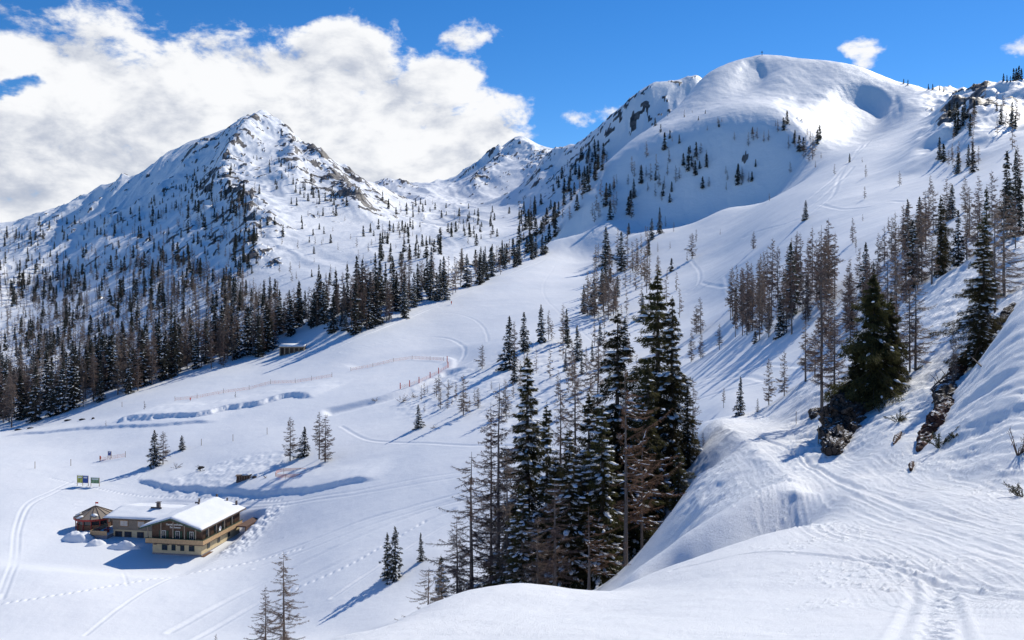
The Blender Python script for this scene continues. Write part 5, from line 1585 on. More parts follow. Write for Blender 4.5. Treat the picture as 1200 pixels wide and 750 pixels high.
# balcony round the front and right side
bal = MB().box(-13.1, 1.05, -1.15, 0.0, 2.78, 2.94).box(0.062, 1.05, 0.0, 17.6, 2.78, 2.94).build('balcony_floor', M_WOODD, inn)
mb = MB().box(-13.1, 1.05, -1.15, -1.08, 2.95, 3.98).box(0.98, 1.05, -1.08, 17.6, 2.95, 3.98).box(-13.1, -13.03, -1.08, 0.2, 2.95, 3.98)
mb.build('balcony_parapet', M_WOODL, inn)
MB().box(-13.2, 1.12, -1.22, -1.02, 3.985, 4.09).box(0.92, 1.12, -1.02, 17.7, 3.985, 4.09).build('balcony_rail', M_GREEN, inn)
for x in (-10.9, -7.9, -5.1, -2.2):
    MB().box(x - .28, x + .28, -1.0, -.07, 2.5, 2.775).build('balcony_beam', M_WOODD, inn)
for x in (-12.6, -9.35, -6.4, -3.6, -.9):
    MB().box(x - .1, x + .1, -1.0, -.82, 4.1, 6.35 + min((x + 14.3) / 7.7, (1.0 - x) / 7.6) * 2.25).build('balcony_post', M_WOODG, inn)
for y in (1.6, 5.2, 9.0, 12.8, 16.6):
    MB().box(.78, .92, y - .09, y + .09, 4.1, 6.42).build('balcony_post', M_WOODG, inn)
# windows
def window(cx_, cz, w, h, face, at_, fm, gm, bars=True):
    if face == 'front':
        fr = MB().box(cx_ - w / 2 - .1, cx_ + w / 2 + .1, at_ - .07, at_ - .002, cz - h / 2 - .1, cz + h / 2 + .1).build('window', fm, inn)
        m = MB()
        if bars:
            m.box(cx_ - w / 2, cx_ - .035, at_ - .10, at_ - .072, cz - h / 2, cz + h / 2).box(cx_ + .035, cx_ + w / 2, at_ - .10, at_ - .072, cz - h / 2, cz + h / 2)
        else:
            m.box(cx_ - w / 2, cx_ + w / 2, at_ - .10, at_ - .072, cz - h / 2, cz + h / 2)
    else:
        fr = MB().box(at_ + .002, at_ + .07, cx_ - w / 2 - .1, cx_ + w / 2 + .1, cz - h / 2 - .1, cz + h / 2 + .1).build('window', fm, inn)
        m = MB().box(at_ + .072, at_ + .10, cx_ - w / 2, cx_ - .035, cz - h / 2, cz + h / 2).box(at_ + .072, at_ + .10, cx_ + .035, cx_ + w / 2, cz - h / 2, cz + h / 2)
    m.build('pane', gm, fr)
for x, w in ((-9.0, 1.15), (-6.8, .8), (-4.65, .8), (-2.35, 1.15)):
    window(x, 1.75, w, 1.1, 'front', 0, M_GREEN, M_GLASS)
for x in (-9.3, -5.9, -2.5):
    window(x, 4.6, .8, 1.6, 'front', .2, M_WHITE, M_GLASS)
    MB().box(x - 1.15, x - .62, .12, .198, 3.7, 5.5).build('shutter', M_GREEN, inn)
    MB().box(x + .62, x + 1.15, .12, .198, 3.7, 5.5).build('shutter', M_GREEN, inn)
for y in (3.2, 7.9, 12.8):
    window(y, 1.85, .95, 1.3, 'side', 0, M_GREEN, M_GLASS)
for y in (2.6, 6.4, 10.2, 14.2):
    window(y, 4.7, 1.2, 1.5, 'side', .045, M_GREEN, M_GLASS)
# roofs with their snow
def roofp(x0, xr, x1, ze0, zr, ze1, t):
    return [(x0, ze0), (xr, zr), (x1, ze1), (x1, ze1 - t), (xr, zr - t), (x0, ze0 - t)]
roof = MB().prism(roofp(XL, RX, XR, EZ, RZ, EZ, .26), -1.8, 19.8).build('roof', M_WOODD, inn)
MB().prism(roofp(XL - .03, RX, XR + .03, EZ - .02, RZ - .02, EZ - .02, .30), -1.87, -1.805).build('bargeboard', M_GREEN, roof)
def snowroof(x0, xr, x1, ze, zr, y0, y1, th, axis='y', seed=1):
    """soft thick snow over a gable roof, draped a little past the eaves"""
    nu, nv = 44, 30
    v = []; f = []
    rs = np.random.default_rng(seed); o_ = rs.uniform(0, 50)
    for lay in (1, 0):
        for j in range(nv + 1):
            for i in range(nu + 1):
                u = i / nu; w = j / nv
                x = x0 + (x1 - x0) * u; y = y0 + (y1 - y0) * w
                zb = (ze + (zr - ze) * (x - x0) / (xr - x0)) if x < xr else (ze + (zr - ze) * (x1 - x) / (x1 - xr))
                e = min(u, 1 - u) * (x1 - x0); e2 = min(w, 1 - w) * (y1 - y0)
                rnd = (1 - math.exp(-e / .22)) * (1 - math.exp(-e2 / .22))
                nz = float(fbm(np.array([x + o_]), np.array([y]), 3.5, 3, .5, seed)[0])
                z = zb + .012 + (th * (.35 + .65 * rnd) * (1 + .22 * nz)) * lay
                v.append((x, y, z) if axis == 'y' else (y, x, z))
    n = (nu + 1) * (nv + 1)
    for j in range(nv):
        for i in range(nu):
            a = j * (nu + 1) + i
            f.append((a, a + 1, a + nu + 2, a + nu + 1)); f.append((n + a, n + a + nu + 1, n + a + nu + 2, n + a + 1))
    for i in range(nu):
        a = i; b = nv * (nu + 1) + i
        f.append((a + 1, a, n + a, n + a + 1)); f.append((b, b + 1, n + b + 1, n + b))
    for j in range(nv):
        a = j * (nu + 1); b = a + nu
        f.append((a, a + nu + 1, n + a + nu + 1, n + a)); f.append((b + nu + 1, b, n + b, n + b + nu + 1))
    return MB().raw(v, f)
snowroof(XL + .1, RX, XR - .1, EZ, RZ, -1.62, 19.6, .42, 'y', 3).build('roof_snow', M_SNOWP, roof, smooth=True)
# wing on the left
WL = -31.2; WY0 = 9.6; WY1 = 24.0; WR = 16.8
MB().box(-28.8, -12.1, 10.4, 23.2, -1.5, 2.2).build('wing_lower_wall', M_CREAM, inn)
MB().box(-28.9, -12.35, 10.25, 23.3, 2.25, 5.15).raw(*([(-28.9, 10.25, 5.15), (-28.9, 23.3, 5.15), (-28.9, 16.8, 5.8), (-12.35, 10.25, 5.15), (-12.35, 23.3, 5.15), (-12.35, 16.8, 5.8)], [(0, 1, 2), (3, 5, 4), (0, 2, 5, 3), (1, 4, 5, 2)])).build('wing_upper_wall', M_WOODG, inn)
mb = MB()
for k in range(9):
    mb.box(-28.93, -12.36, 10.2, 10.248, 2.4 + k * .31, 2.45 + k * .31)
mb.build('wing_boards', M_WOODD, inn)
wr = MB().prismx([(WY0, 5.05), (WR, 6.1), (WY1, 5.05), (WY1, 4.85), (WR, 5.85), (WY0, 4.85)], WL, -6.7).build('wing_roof', M_WOODD, inn)
sr = snowroof(WY0 + .08, WR, WY1 - .08, 5.05, 6.1, WL + .1, -6.8, .42, 'x', 9)
sr.build('wing_roof_snow', M_SNOWP, wr, smooth=True)
window(-25.8, 3.85, 1.9, 1.25, 'front', 10.195, M_ORNG, M_CURT)
window(-21.3, 3.85, 1.7, 1.25, 'front', 10.195, M_ORNG, M_CURT)
for x in (-27.4, -24.9):
    window(x, 1.15, 1.7, 1.2, 'front', 10.395, M_WOODD, M_GLASS)
window(-21.6, 1.0, 1.6, 1.6, 'front', 10.395, M_WOODD, M_GLASS)
# chimneys and vents
for x, y, w, h, cap in ((-20.3, 16.0, .75, 1.15, True), (-8.9, 15.0, .35, .7, True), (-6.6, 10.6, .4, .55, False), (-6.4, 19.0, .4, .6, False), (-1.0, 18.6, .42, 1.0, False), (-3.6, 18.9, .3, .7, False)):
    zr = 6.1 if x < -15 else (EZ + (RZ - EZ) * (x - XL) / (RX - XL)) if x < RX else (EZ + (RZ - EZ) * (XR - x) / (XR - RX))
    ch = MB().box(x - w / 2, x + w / 2, y - w / 2, y + w / 2, zr - .3, zr + .4 + h).build('chimney', M_STONE, inn, .02)
    if cap:
        MB().box(x - w * .75, x + w * .75, y - w * .75, y + w * .75, zr + .55 + h, zr + .65 + h).box(x - .06, x + .06, y - w * .3, y + w * .3, zr + .4 + h, zr + .55 + h).build('chimney_cap', M_STONE, ch)
        MB().box(x - 1.5 * w * 1.6, x + 1.1, y - .5, y - .38, zr + .25, zr + .62).build('snow_guard', M_STONE, ch)
# lettering over the balcony
def lettering(txt, size, loc):
    cu = bpy.data.curves.new('lettering', 'FONT'); cu.body = txt; cu.size = size; cu.align_x = 'CENTER'; cu.extrude = .02; cu.offset = .012
    tmp = bpy.data.objects.new('tmp', cu); C.objects.link(tmp)
    bpy.context.view_layer.update()
    me = bpy.data.meshes.new_from_object(tmp)
    bpy.data.objects.remove(tmp)
    me.materials.clear(); me.materials.append(M_WHITE)
    me.transform(Matrix.Translation(loc) @ Matrix.Rotation(R(90), 4, 'X'))
    link('sign_lettering', me, inn)
lettering('Gamskogelhütte', .62, (-6.7, .14, 6.75))
lettering('Zauchensee', .55, (-6.5, .14, 6.15))
# round white dish on the right side
v = []
mb = MB()
for r_, o_ in ((0, 0.16), (.25, .13), (.45, .05), (.55, -.05)):
    for k in range(14):
        v.append((1.2 + o_ * -1 + .16, 6.0 + r_ * math.cos(k * math.tau / 14), 4.95 + r_ * math.sin(k * math.tau / 14)))
f = [(j * 14 + k, j * 14 + (k + 1) % 14, (j + 1) * 14 + (k + 1) % 14, (j + 1) * 14 + k) for j in range(3) for k in range(14)]
mb.raw(v, f).tube([(.9, 6, 4.05), (1.15, 6, 4.6), (1.2, 6, 4.95)], [.04, .04, .04], 6).build('satellite_dish', M_WHITE, inn)
# terrace on the left with railing and steps
MB().box(-33.2, -28.95, 8.2, 15.0, -1.5, 1.25).build('terrace_wall', M_GREYP, inn)
MB().box(-33.4, -28.92, 8.0, 8.1, 1.3, 2.35).box(-33.4, -33.3, 8.1, 15.0, 1.3, 2.35).build('terrace_railing', M_WOODL, inn)
MB().box(-33.2, -28.96, 8.12, 15.0, 1.26, 1.5).build('terrace_snow', M_SNOWP, inn, .05)
for k, (x, y) in enumerate(((-32.3, 10), (-31.2, 11.8), (-30.0, 10.2))):
    t_ = MB().box(x - .7, x + .7, y - .35, y + .35, 2.2, 2.28).box(x - .7, x + .7, y - .85, y - .55, 1.85, 1.92).box(x - .05, x + .05, y - .3, y + .3, 1.5, 2.2).box(x - .6, x - .5, y - .8, y + .3, 1.5, 1.86).build('terrace_table', M_REDW, inn)
# plank deck behind the inn on the right
MB().box(1.12, 3.6, 14.5, 25.5, 3.0, 3.3).box(3.3, 3.5, 14.6, 25.4, -.6, 3.0).build('rear_deck', M_WOODB, inn)
MB().box(.08, .9, -0.3, 17.8, -1.4, 0.16).build('bare_earth_strip', M_WOODR, inn)

# round bar with a conical roof
g = hit(104, 621, 150)
pv = thing('round_bar', 'round red timber bar with conical plank roof beside the inn terrace', 'pavilion', (g.x, g.y + 3.5, g.z + .2), 0)
n = 14
def ring(r_, z, ph=0): return [(r_ * math.cos(math.tau * (k + ph) / n), r_ * math.sin(math.tau * (k + ph) / n), z) for k in range(n)]
v = ring(5.0, 2.5) + ring(4.95, 2.62) + ring(.3, 4.9) + ring(.3, 4.7)
f = [(j * n + k, j * n + (k + 1) % n, (j + 1) * n + (k + 1) % n, (j + 1) * n + k) for j in range(3) for k in range(n)] + [(3 * n + k, 3 * n + (k + 1) % n, (k + 1) % n, k) for k in range(n)]
MB().raw(v, f).build('roof', M_WOODG, pv)
mb = MB()
for k in range(n):
    a = math.tau * k / n
    mb.tube([(5.02 * math.cos(a), 5.02 * math.sin(a), 2.66), (.3 * math.cos(a), .3 * math.sin(a), 4.95)], [.07, .05], 4)
mb.build('roof_ribs', M_WOODD, pv)
v = ring(5.03, 2.15) + ring(5.03, 2.6) + ring(4.93, 2.6) + ring(4.93, 2.15)
MB().raw(v, [(j * n + k, j * n + (k + 1) % n, ((j + 1) % 4) * n + (k + 1) % n, ((j + 1) % 4) * n + k) for j in range(4) for k in range(n)]).build('fascia', M_REDW, pv)
v = ring(4.3, -1.0) + ring(4.3, 1.05) + ring(4.2, 1.05) + ring(4.2, -1.0)
MB().raw(v, [(j * n + k, j * n + (k + 1) % n, ((j + 1) % 4) * n + (k + 1) % n, ((j + 1) % 4) * n + k) for j in range(4) for k in range(n)]).build('counter_wall', M_WOODR, pv)
for k in range(n):
    a = math.tau * k / n
    MB().box(4.45 * math.cos(a) - .09, 4.45 * math.cos(a) + .09, 4.45 * math.sin(a) - .09, 4.45 * math.sin(a) + .09, -1, 2.55).build('post', M_REDW, pv)
v = ring(4.15, 1.1) + ring(4.15, 2.3)
MB().raw(v, [(k, (k + 1) % n, n + (k + 1) % n, n + k) for k in range(n)]).build('glazing', M_GLASS, pv)
MB().tube([(0, 0, 4.7), (0, 0, 6.0)], [.04, .03], 6).build('flagpole', M_REDW, pv)
MB().box(.03, .75, -.01, .01, 5.55, 5.95).build('flag', M_RED, pv)
for a0, r_ in ((4.2, 4.3), (5.1, 3.5), (3.6, 3.9)):
    mb = MB()
    k0 = 10
    zz_ = 4.9 - (r_ / 5) * 2.28
    vv = [(r_ * math.cos(a0) + (.9 * math.cos(t_ * math.tau / k0)) * 1.0, r_ * math.sin(a0) + .55 * math.sin(t_ * math.tau / k0), 0) for t_ in range(k0)]
    vv = [(x, y, 4.97 - 2.3 * (math.hypot(x, y) - .3) / 4.7 + .02) for x, y, _ in vv]
    top_ = (r_ * math.cos(a0), r_ * math.sin(a0), 4.97 - 2.3 * (r_ - .3) / 4.7 + .22)
    mb.raw(vv + [top_], [(k, (k + 1) % k0, k0) for k in range(k0)] + [tuple(range(k0))[::-1]])
    mb.build('roof_snow_patch', M_SNOWP, pv, smooth=True)


def snow_mound(px, py, rx, ry, h, label, seed, ang=0.0, Y=None):
    g = hit(px, py, 120) if Y is None else Vector(((px - 600) / F * Y, Y, ground(px, Y)))
    v = []; f = []; nu, nv = 30, 12
    for j in range(nv + 1):
        r_ = j / nv
        for i in range(nu):
            a = math.tau * i / nu
            x = rx * r_ * math.cos(a) * (1 + .12 * math.sin(3 * a + seed)); y = ry * r_ * math.sin(a) * (1 + .1 * math.cos(2 * a + seed))
            z = h * (1 - r_ ** 2.4) * (1 + .25 * float(fbm(np.array([x + seed * 9.]), np.array([y]), 2.2, 3, .6, seed)[0])) - .35 * r_
            v.append((x, y, z))
    for j in range(nv):
        for i in range(nu):
            f.append((j * nu + i, j * nu + (i + 1) % nu, (j + 1) * nu + (i + 1) % nu, (j + 1) * nu + i))
    o = MB().raw(v, f).build('snow_pile', M_SNOWP, None, smooth=True)
    o.location = (g.x, g.y, g.z); o.rotation_euler = (0, 0, ang)
    tag(o, label, 'snow pile')
snow_mound(146, 642, 4.4, 1.7, 1.5, 'rounded snow pile under the wing windows of the inn', 3, -.1)
snow_mound(92, 632, 4.6, 2.6, 1.9, 'big shovelled snow heap before the round bar', 5, -.3)
snow_mound(112, 638, 2.6, 1.8, 1.2, 'smaller snow heap at the foot of the terrace wall', 8, .3)


# info boards
def board(px, base, w, h, mats, label):
    g = hit(px, base, 150)
    t_ = thing('information_board', label, 'sign', g, R(-12))
    k = len(mats)
    for i, m_ in enumerate(mats):
        x0 = -w / 2 + w * i / k + .06
        MB().box(x0, x0 + w / k - .12, -.05, .05, .9, .9 + h).build('panel', m_, t_, .01)
        MB().box(x0 + .25, x0 + w / k - .40, -.062, -.052, .9 + h * .68, .9 + h * .86).build('panel_heading', M_WHITE, t_)
    for i in range(k + 1):
        x = -w / 2 + w * i / k
        MB().box(x - .06, x + .06, -.06, .06, -.6, 1.0 + h).build('post', M_POLE, t_)
    MB().box(-w / 2 - .1, w / 2 + .1, -.12, .12, 1.005 + h, 1.16 + h).build('snow_strip', M_SNOWP, t_, .03)
board(97, 569.5, 3.7, 2.1, [M_YEL, M_BLUE], 'double board with yellow-green map and blue panel on posts')
board(111.5, 570, 2.8, 1.6, [M_GRN], 'single board with green panel right of the double board')
board(128.5, 537, 1.2, 1.3, [M_BLUE], 'small blue board beside the piste fence above the maps')

# long open shed at the edge of the wood
g = hit(342, 414.5, 200)
sh = thing('long_shed', 'long open-fronted wooden shed with snow roof beside the piste wood', 'shed', (g.x, g.y, g.z), R(-4))
W_ = 29 / F * g.y; H_ = 8.0 / F * g.y
MB().box(-W_ / 2, W_ / 2, 3.0, 3.15, -1, H_).box(-W_ / 2, -W_ / 2 + .15, 0, 3.0, -1, H_).box(W_ / 2 - .15, W_ / 2, 0, 3.0, -1, H_).build('wall', M_WOODG, sh)
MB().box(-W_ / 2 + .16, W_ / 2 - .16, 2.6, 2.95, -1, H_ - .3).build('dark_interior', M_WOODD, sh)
for k in range(6):
    x = -W_ / 2 + .1 + (W_ - .2) * k / 5
    MB().box(x - .22, x + .22, -.2, .1, -1, H_).build('post', M_POLE, sh)
MB().box(-W_ / 2 - .2, W_ / 2 + .2, -.3, -.1, H_ - .5, H_ + .02).build('beam', M_POLE, sh)
rf = MB().prismx([(-.6, H_ + .05), (3.6, H_ + .9), (3.6, H_ + .7), (-.6, H_ - .12)], -W_ / 2 - .4, W_ / 2 + .4)
rf.build('roof', M_WOODD, sh)
MB().prismx([(-.55, H_ + .07), (3.55, H_ + .92), (3.4, H_ + 1.5), (-.4, H_ + .55)], -W_ / 2 - .3, W_ / 2 + .3).build('roof_snow', M_SNOWP, sh, .12, True)

# little log store above the cat road
g = hit(285, 563.5, 150)
ls = thing('log_store', 'low log store with stones on its roof above the cat road', 'shed', g, R(8))
MB().box(-1.9, 1.9, 0, 1.6, -.5, .25).build('base', M_STONE, ls)
for k in range(6):
    MB().box(-1.8 + k * .68, -1.66 + k * .68, -.05, .1, .25, 1.3).build('post', M_WOODG, ls)
MB().box(-1.75, 1.75, .35, 1.5, .25, 1.2).build('stacked_logs', M_WOODR, ls, .05)
MB().box(-2.1, 2.1, -.3, 1.9, 1.31, 1.42).build('roof', M_WOODD, ls)
MB().box(-.4, 1.7, -.1, 1.5, 1.425, 1.75).build('roof_snow', M_SNOWP, ls, .12, True)


# fences and markers
def pole_obj(px, base, h, name, label, cat, group, mat, r_=.06, ymin=120, net=None, flagm=None):
    g = hit(px, base, ymin)
    if g is None: return None
    mb = MB().tube([(0, 0, -.5), (0, 0, h)], [r_, r_], 6)
    if flagm is not None:
        t_ = thing(name, label, cat, g, 0, group)
        mb.build('pole', mat, t_)
        MB().tube([(0, 0, h * .35), (0, 0, h * .92)], [r_ * 2.6, r_ * 2.6], 8).build('sleeve', flagm, t_)
        return t_
    o = mb.build(name, mat)
    o.location = g
    return tag(o, label, cat, group)


def fence(pp, label, h=1.7, netm=None, redfrom=999, pm=None, ymin=120, r_=.07):
    hs = [hit(px, py, ymin) for px, py in pp]
    t_ = thing('netting_fence', label, 'fence', hs[0], 0)
    o0 = hs[0]
    net = MB()
    for i, p in enumerate(hs):
        q = p - o0
        m_ = M_RED if i >= redfrom else (pm or M_POLE)
        MB().tube([(q.x, q.y, q.z - .5), (q.x, q.y, q.z + h)], [r_ if i < redfrom else r_ * 2.4] * 2, 6).build('post', m_, t_)
        if i:
            a = hs[i - 1] - o0
            n_ = max(2, int((q - a).length / 2.0))
            for k in range(n_):
                s0 = a.lerp(q, k / n_); s1 = a.lerp(q, (k + 1) / n_)
                for zz_ in (.25, .5, .75, 1.0, 1.25):
                    net.raw([(s0.x, s0.y, s0.z + zz_), (s1.x, s1.y, s1.z + zz_), (s1.x, s1.y, s1.z + zz_ + .045), (s0.x, s0.y, s0.z + zz_ + .045)], [(0, 1, 2, 3)])
                net.raw([(s0.x - .02, s0.y, s0.z + .2), (s0.x + .02, s0.y, s0.z + .2), (s0.x + .02, s0.y, s0.z + 1.3), (s0.x - .02, s0.y, s0.z + 1.3)], [(0, 1, 2, 3)])
    net.build('net', netm or M_NET, t_)
fence([(411, 435), (437, 430), (461, 424), (483, 421), (504, 422), (520, 423)], 'orange net fence on thin posts along the far rim of the reservoir')
fence([(469, 456), (480, 453), (491, 449), (504, 443), (514, 438), (525, 431), (524, 424)], 'fence of red padded posts along the near rim of the reservoir', 2.3, None, 0)
fence([(205, 470), (231, 467), (262, 461), (292, 457), (317, 450), (346, 449), (365, 446), (389, 442)], 'orange net fence on wooden posts along the left edge of the piste', 2.0)
fence([(117, 541), (129, 539), (147, 536)], 'short net fence with gate post below the snow wall', 2.0)
# safety net ring near the four trees
g = hit(341, 556, 150)
t_ = thing('safety_net_ring', 'oval ring of orange safety netting in the snow below the four trees', 'netting', g, 0)
net = MB(); pts_ = []
for k in range(22):
    a = math.tau * k / 22
    pts_.append((4.0 * math.cos(a), 3.6 * math.sin(a) + .5 * math.cos(a), .12 * math.sin(3 * a) + .25 * math.sin(a)))
for k in range(22):
    a = pts_[k]; b = pts_[(k + 1) % 22]
    for zz_ in (.1, .28, .46, .64, .82):
        net.raw([(a[0], a[1], a[2] + zz_), (b[0], b[1], b[2] + zz_), (b[0], b[1], b[2] + zz_ + .08), (a[0], a[1], a[2] + zz_ + .08)], [(0, 1, 2, 3)])
net.build('net', M_NET, t_)
for k in range(0, 22, 4):
    MB().tube([(pts_[k][0], pts_[k][1], -.4), (pts_[k][0], pts_[k][1], pts_[k][2] + 1.0)], [.04, .04], 6).build('post', M_POLE, t_)
for px, py, lab in ((41, 549, 'thin marker pole on the flat snow, leftmost of the lower row'), (83, 546, 'thin marker pole between the leftmost one and the little blue board'), (236, 522, 'marker pole right of the small conical bush'), (273, 517, 'marker pole halfway between bush and the four trees'), (313, 509, 'marker pole just left of the four trees'),
                    (143, 477, 'thin marker pole at the foot of the wood beside the sapling')):
    pole_obj(px, py, 2.2, 'marker_pole', lab, 'pole', 'marker poles on the valley snow', M_POLE, .09)
pole_obj(223, 470, 1.5, 'piste_marker', 'red padded marker at the piste edge above the scarp', 'marker', None, M_POLE, .08, flagm=M_RED)
pole_obj(529, 357, 2.0, 'piste_marker', 'red marker at the foot of the last dark tree of the wood', 'marker', None, M_POLE, .12, flagm=M_RED)
pole_obj(117.5, 540, 1.6, 'piste_marker', 'red marker at the left end of the short net fence', 'marker', None, M_POLE, .1, flagm=M_RED)
pole_obj(959, 520, 1.1, 'trail_stake', 'thin tan stake at the foot of the bank beside the trail', 'stake', None, M_POLE, .025, 20)
pole_obj(933, 497, 1.0, 'trail_stake', 'short grey stake near the trail bend', 'stake', None, M_POLE, .02, 20)
# summit cross
g = None
for dy in range(10):
    g = hit(893, 63 + dy, 600)
    if g is not None and g.y < 1300: break
MB().box(-.25, .25, -.2, .2, -1, 5.5).box(-1.4, 1.4, -.2, .2, 3.6, 4.1).build('summit_cross', M_WOODD)
o = bpy.data.objects['summit_cross']; o.location = g; tag(o, 'small dark summit cross on the rounded snow dome', 'cross')


# rocks and dark ribs showing through the bank
def rock_rib(pp, label, mat, name='rock_outcrop', lift=.25, seed=1, ymin=20, sides=30, dep=.5):
    """pp: photo x, photo y, half width in photo px; the rib follows the slope"""
    dd = dense([(p[0], p[1]) for p in pp], 1.3)
    hw = np.interp(np.linspace(0, 1, len(dd)), np.linspace(0, 1, len(pp)), [p[2] for p in pp])
    c = []; r_ = []
    for (x, y), w in zip(dd, hw):
        h = hit(x, y, ymin)
        if h is None: continue
        if c and abs(h.y - c[-1][1]) > 4: continue
        c.append((h.x, h.y, h.z)); r_.append(w / F * h.y)
    c = np.array(c)
    for k in range(2): c[1:-1] = .25 * c[:-2] + .5 * c[1:-1] + .25 * c[2:]
    v, f = tube(c, np.maximum(np.array(r_), .03), sides)
    n1_ = fbm(v[:, 0] * 1.0 + v[:, 2] * .7, v[:, 1] + v[:, 2] * 1.3, .8, 5, .72, seed)
    n2_ = ridged(v[:, 0] * 1.7 + v[:, 2], v[:, 1] * .6 + v[:, 2] * 2.3, 1.1, 3, .6, seed + 3)
    cen = np.repeat(c[:len(v) // sides], sides, 0)
    v = cen + (v - cen) * (1 + .42 * n1_ + .20 * n2_)[:, None]
    v[:, 2] += lift * .3
    o = MB().raw(v, f)
    n = len(v)
    o.f.append(tuple(range(sides))[::-1]); o.f.append(tuple(range(n - sides, n)))
    ob = o.build(name, mat)
    tag(ob, label, 'rock')
    return ob
rock_rib([(1010, 457, 9), (1004, 472, 17), (998, 488, 22), (990, 503, 20), (984, 518, 15), (976, 534, 8)], 'tall brown boulder leaning over the trail under the broad dark spruces', M_ROCK, seed=2, sides=46)
rock_rib([(1116, 470, 3), (1108, 482, 8), (1100, 494, 9), (1092, 506, 9), (1084, 518, 7), (1076, 530, 2)], 'reddish rock streak running down the bank beside the trail', M_ROCKR, seed=5)
rock_rib([(1156, 400, 4), (1144, 414, 6), (1130, 430, 8), (1118, 446, 7), (1108, 456, 4)], 'dark rock rib under the layered dark spruce', M_ROCKR, seed=8)
rock_rib([(1112, 452, 6), (1109, 466, 11), (1106, 480, 7)], 'grey boulder at the top of the reddish streak', M_ROCK, seed=9)
rock_rib([(1188, 358, 2), (1178, 374, 6), (1168, 386, 5), (1158, 398, 3)], 'dark rock edge under the right crest trees', M_ROCK, seed=12)
rock_rib([(1056, 508, 1), (1051, 515, 3), (1047, 522, 1)], 'thin dark rock sliver in the bank snow', M_ROCKR, seed=14)
rock_rib([(1070, 543, 1), (1068, 548, 3), (1067, 553, 1)], 'small red stone just above the trail', M_ROCKR, seed=15)
rock_rib([(962, 480, 2), (956, 486, 6), (953, 491, 3)], 'dark stone at the foot of the bent larch', M_ROCK, seed=16)
for x, y, w, lab in ((80, 493, 5, 'dark stones in the snow below the left wood, upper'), (97, 492, 4, 'dark stones beside the upper ones below the left wood'), (22, 504, 5, 'flat dark stones at the left end below the wood'), (36, 502, 4, 'row of small stones below the left wood'), (109, 491, 2, 'single dark stone on the snow terrace'), (298, 560, 3, 'small dark stone right of the log store'), (236, 549, 4, 'dark scrub stone on the lumpy slope')):
    h = hit(x, y, 120)
    r_ = w / F * h.y
    v, f = tube([(-r_, 0, 0), (-r_ * .4, 0, .1), (r_ * .4, .1, .15), (r_, 0, 0)], [.15, .5, .45, .12], 8)
    v = v * (1 + .3 * fbm(v[:, 0] + x, v[:, 1] + v[:, 2], 1.0, 2, .6, 3))[:, None]
    o = MB().raw(v, f).build('stone', M_ROCK); o.location = h; tag(o, lab, 'stone')


# logs, twigs, small bushes on the bank
def log(p0, p1, r_, label, stubs=5, seed=1, ymin=20):
    a = hit(*p0, ymin); b = hit(*p1, ymin)
    a = a + Vector((0, 0, r_ * .6)); b = b + Vector((0, 0, r_ * .6))
    rs = random.Random(seed)
    t_ = thing('fallen_tree', label, 'log', a, 0)
    d = b - a
    pth = [tuple(d * s + Vector((0, 0, .12 * math.sin(s * 3)))) for s in (0, .25, .5, .75, 1)]
    MB().tube(pth, [r_, r_ * .9, r_ * .7, r_ * .5, r_ * .3], 7).build('trunk', M_BARK, t_)
    for k in range(stubs):
        s = rs.uniform(.25, .95); q = d * s
        e = q + Vector((rs.uniform(-.5, .5), rs.uniform(-.4, .2), rs.uniform(.2, .8)))
        MB().tube([tuple(q), tuple(q.lerp(e, .5) + Vector((0, 0, .05))), tuple(e)], [r_ * .3, r_ * .22, .01], 4).build('branch', M_BARK, t_)
log((1123, 432), (1090, 458), .09, 'fallen dead trunk lying down the bank, upper', 6, 3)
log((1118, 447), (1092, 474), .10, 'fallen dead trunk lying down the bank, lower', 7, 5)
log((1150, 430), (1122, 408), .035, 'bare arching branch beside the layered spruce', 4, 6)
log((951, 490), (933, 463), .03, 'thin fallen stem on the left bank', 5, 7)


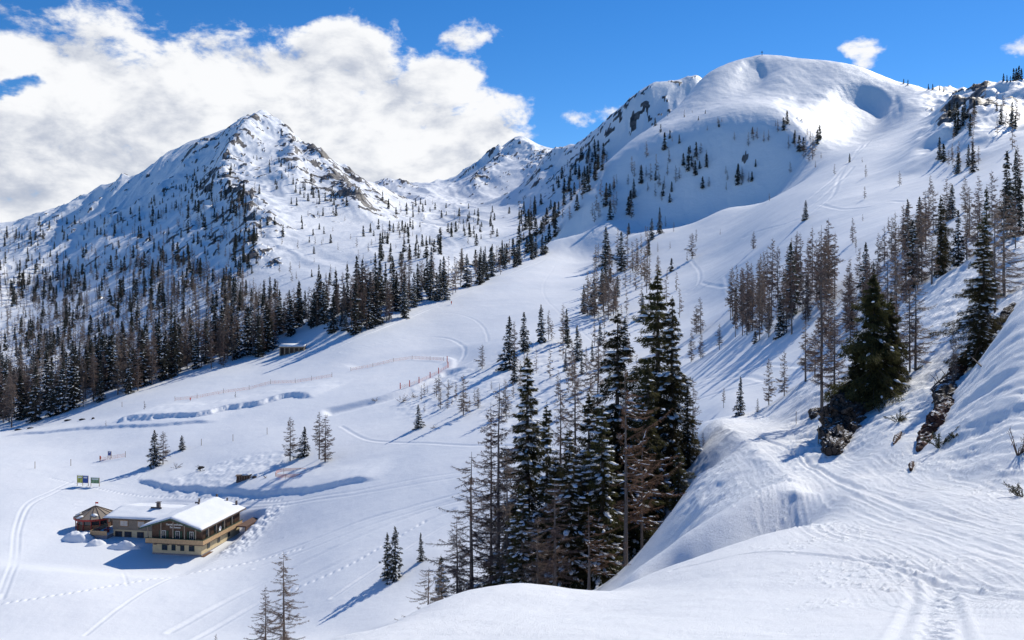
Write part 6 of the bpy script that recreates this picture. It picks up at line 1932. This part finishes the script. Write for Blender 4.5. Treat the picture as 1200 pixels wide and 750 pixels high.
def bush(px, py, r_, label, seed, mat=None, ymin=15, n=90, up=1.0, name='bush'):
    g = hit(px, py, ymin)
    rs = np.random.default_rng(seed)
    a = Acc()
    for k in range(9):
        th = rs.uniform(0, 6.28); L = r_ * rs.uniform(.5, 1.1)
        e = np.array([math.cos(th) * L, math.sin(th) * L * .6, L * rs.uniform(.2, 1.0) * up])
        mid_ = e * .5 + rs.normal(size=3) * .06 * r_
        a.add(*tube([(0, 0, -.1), mid_, e], [.02 + .01 * r_, .013, .005], 4))
        q = rs.uniform(.3, 1, n)[:, None]
        D = e / L * .6 + rs.normal(size=(n, 3)) * .45
        D /= np.linalg.norm(D, axis=1, keepdims=True)
        a.blades(q * e + rs.normal(size=(n, 3)) * .04 * r_, D * rs.uniform(.10, .28, (n, 1)) * r_ * .6, np.full(n, .022 * r_ + .006), rs)
    o = link(name, a.mesh(name, mat or M_SPR), None, g)
    tag(o, label, 'bush')
bush(1053, 494, .75, 'low dark conifer shoot on the bank left of the reddish streak', 1)
bush(1101, 524, .9, 'yellow-green dwarf pine at the lower end of the reddish streak', 2, simple('dwarf_pine', (.06, .06, .025), .8, .3))
bush(1119, 512, .25, 'tiny dark shoot above the dwarf pine', 3)
bush(1198, 582, .6, 'dark conifer shoot at the right edge beside the trail', 4)
bush(1193, 533, .9, 'bare twiggy shrub on the bright bank near the right edge', 5, M_LAR, n=14, up=1.8, name='shrub')
bush(1074, 434, .5, 'dark heather tuft at the foot of the larch pair', 6)
for px, py, r_, lab, sd in ((470, 472, 3.2, 'snowy scrub patch left in the reservoir scrub', 11), (484, 466, 2.4, 'twiggy scrub below the reservoir fence', 12), (525, 455, 2.6, 'leaning scrub beside the reservoir track', 13), (440, 470, 1.6, 'small scrub on the rim of the reservoir slope', 14), (236, 552, 2.0, 'dark scrub on the lumpy slope above the cat road', 15), (206, 549, 2.0, 'pale dry bush right of the valley tree pair', 16), (507, 502, 1.3, 'small dry bush right of the lone dark spruce', 17), (312, 560, 1.0, 'dry stalks right of the log store', 18)):
    bush(px, py, r_, lab, sd, M_LAR if sd != 15 else M_SPRF, 120, 40, name='shrub')
# rail posts behind the snow bank
for k, (px, Y, lab) in enumerate(((748, 41, 'snow-capped post behind the bank, leftmost of three'), (756, 42, 'snow-capped post behind the bank, middle of three'), (768, 43, 'snow-capped post behind the bank, rightmost of three'))):
    z = ground(px, Y)
    t_ = thing('fence_post', lab, 'post', ((px - 600) / F * Y, Y, z), 0, 'posts behind the snow bank')
    MB().tube([(0, 0, -.4), (0, 0, 1.1)], [.07, .06], 7).build('post', M_BARK, t_)
    MB().tube([(0, 0, 1.1), (0, 0, 1.16), (0, 0, 1.22)], [.10, .10, .04], 8).build('snow_cap', M_SNOWP, t_)
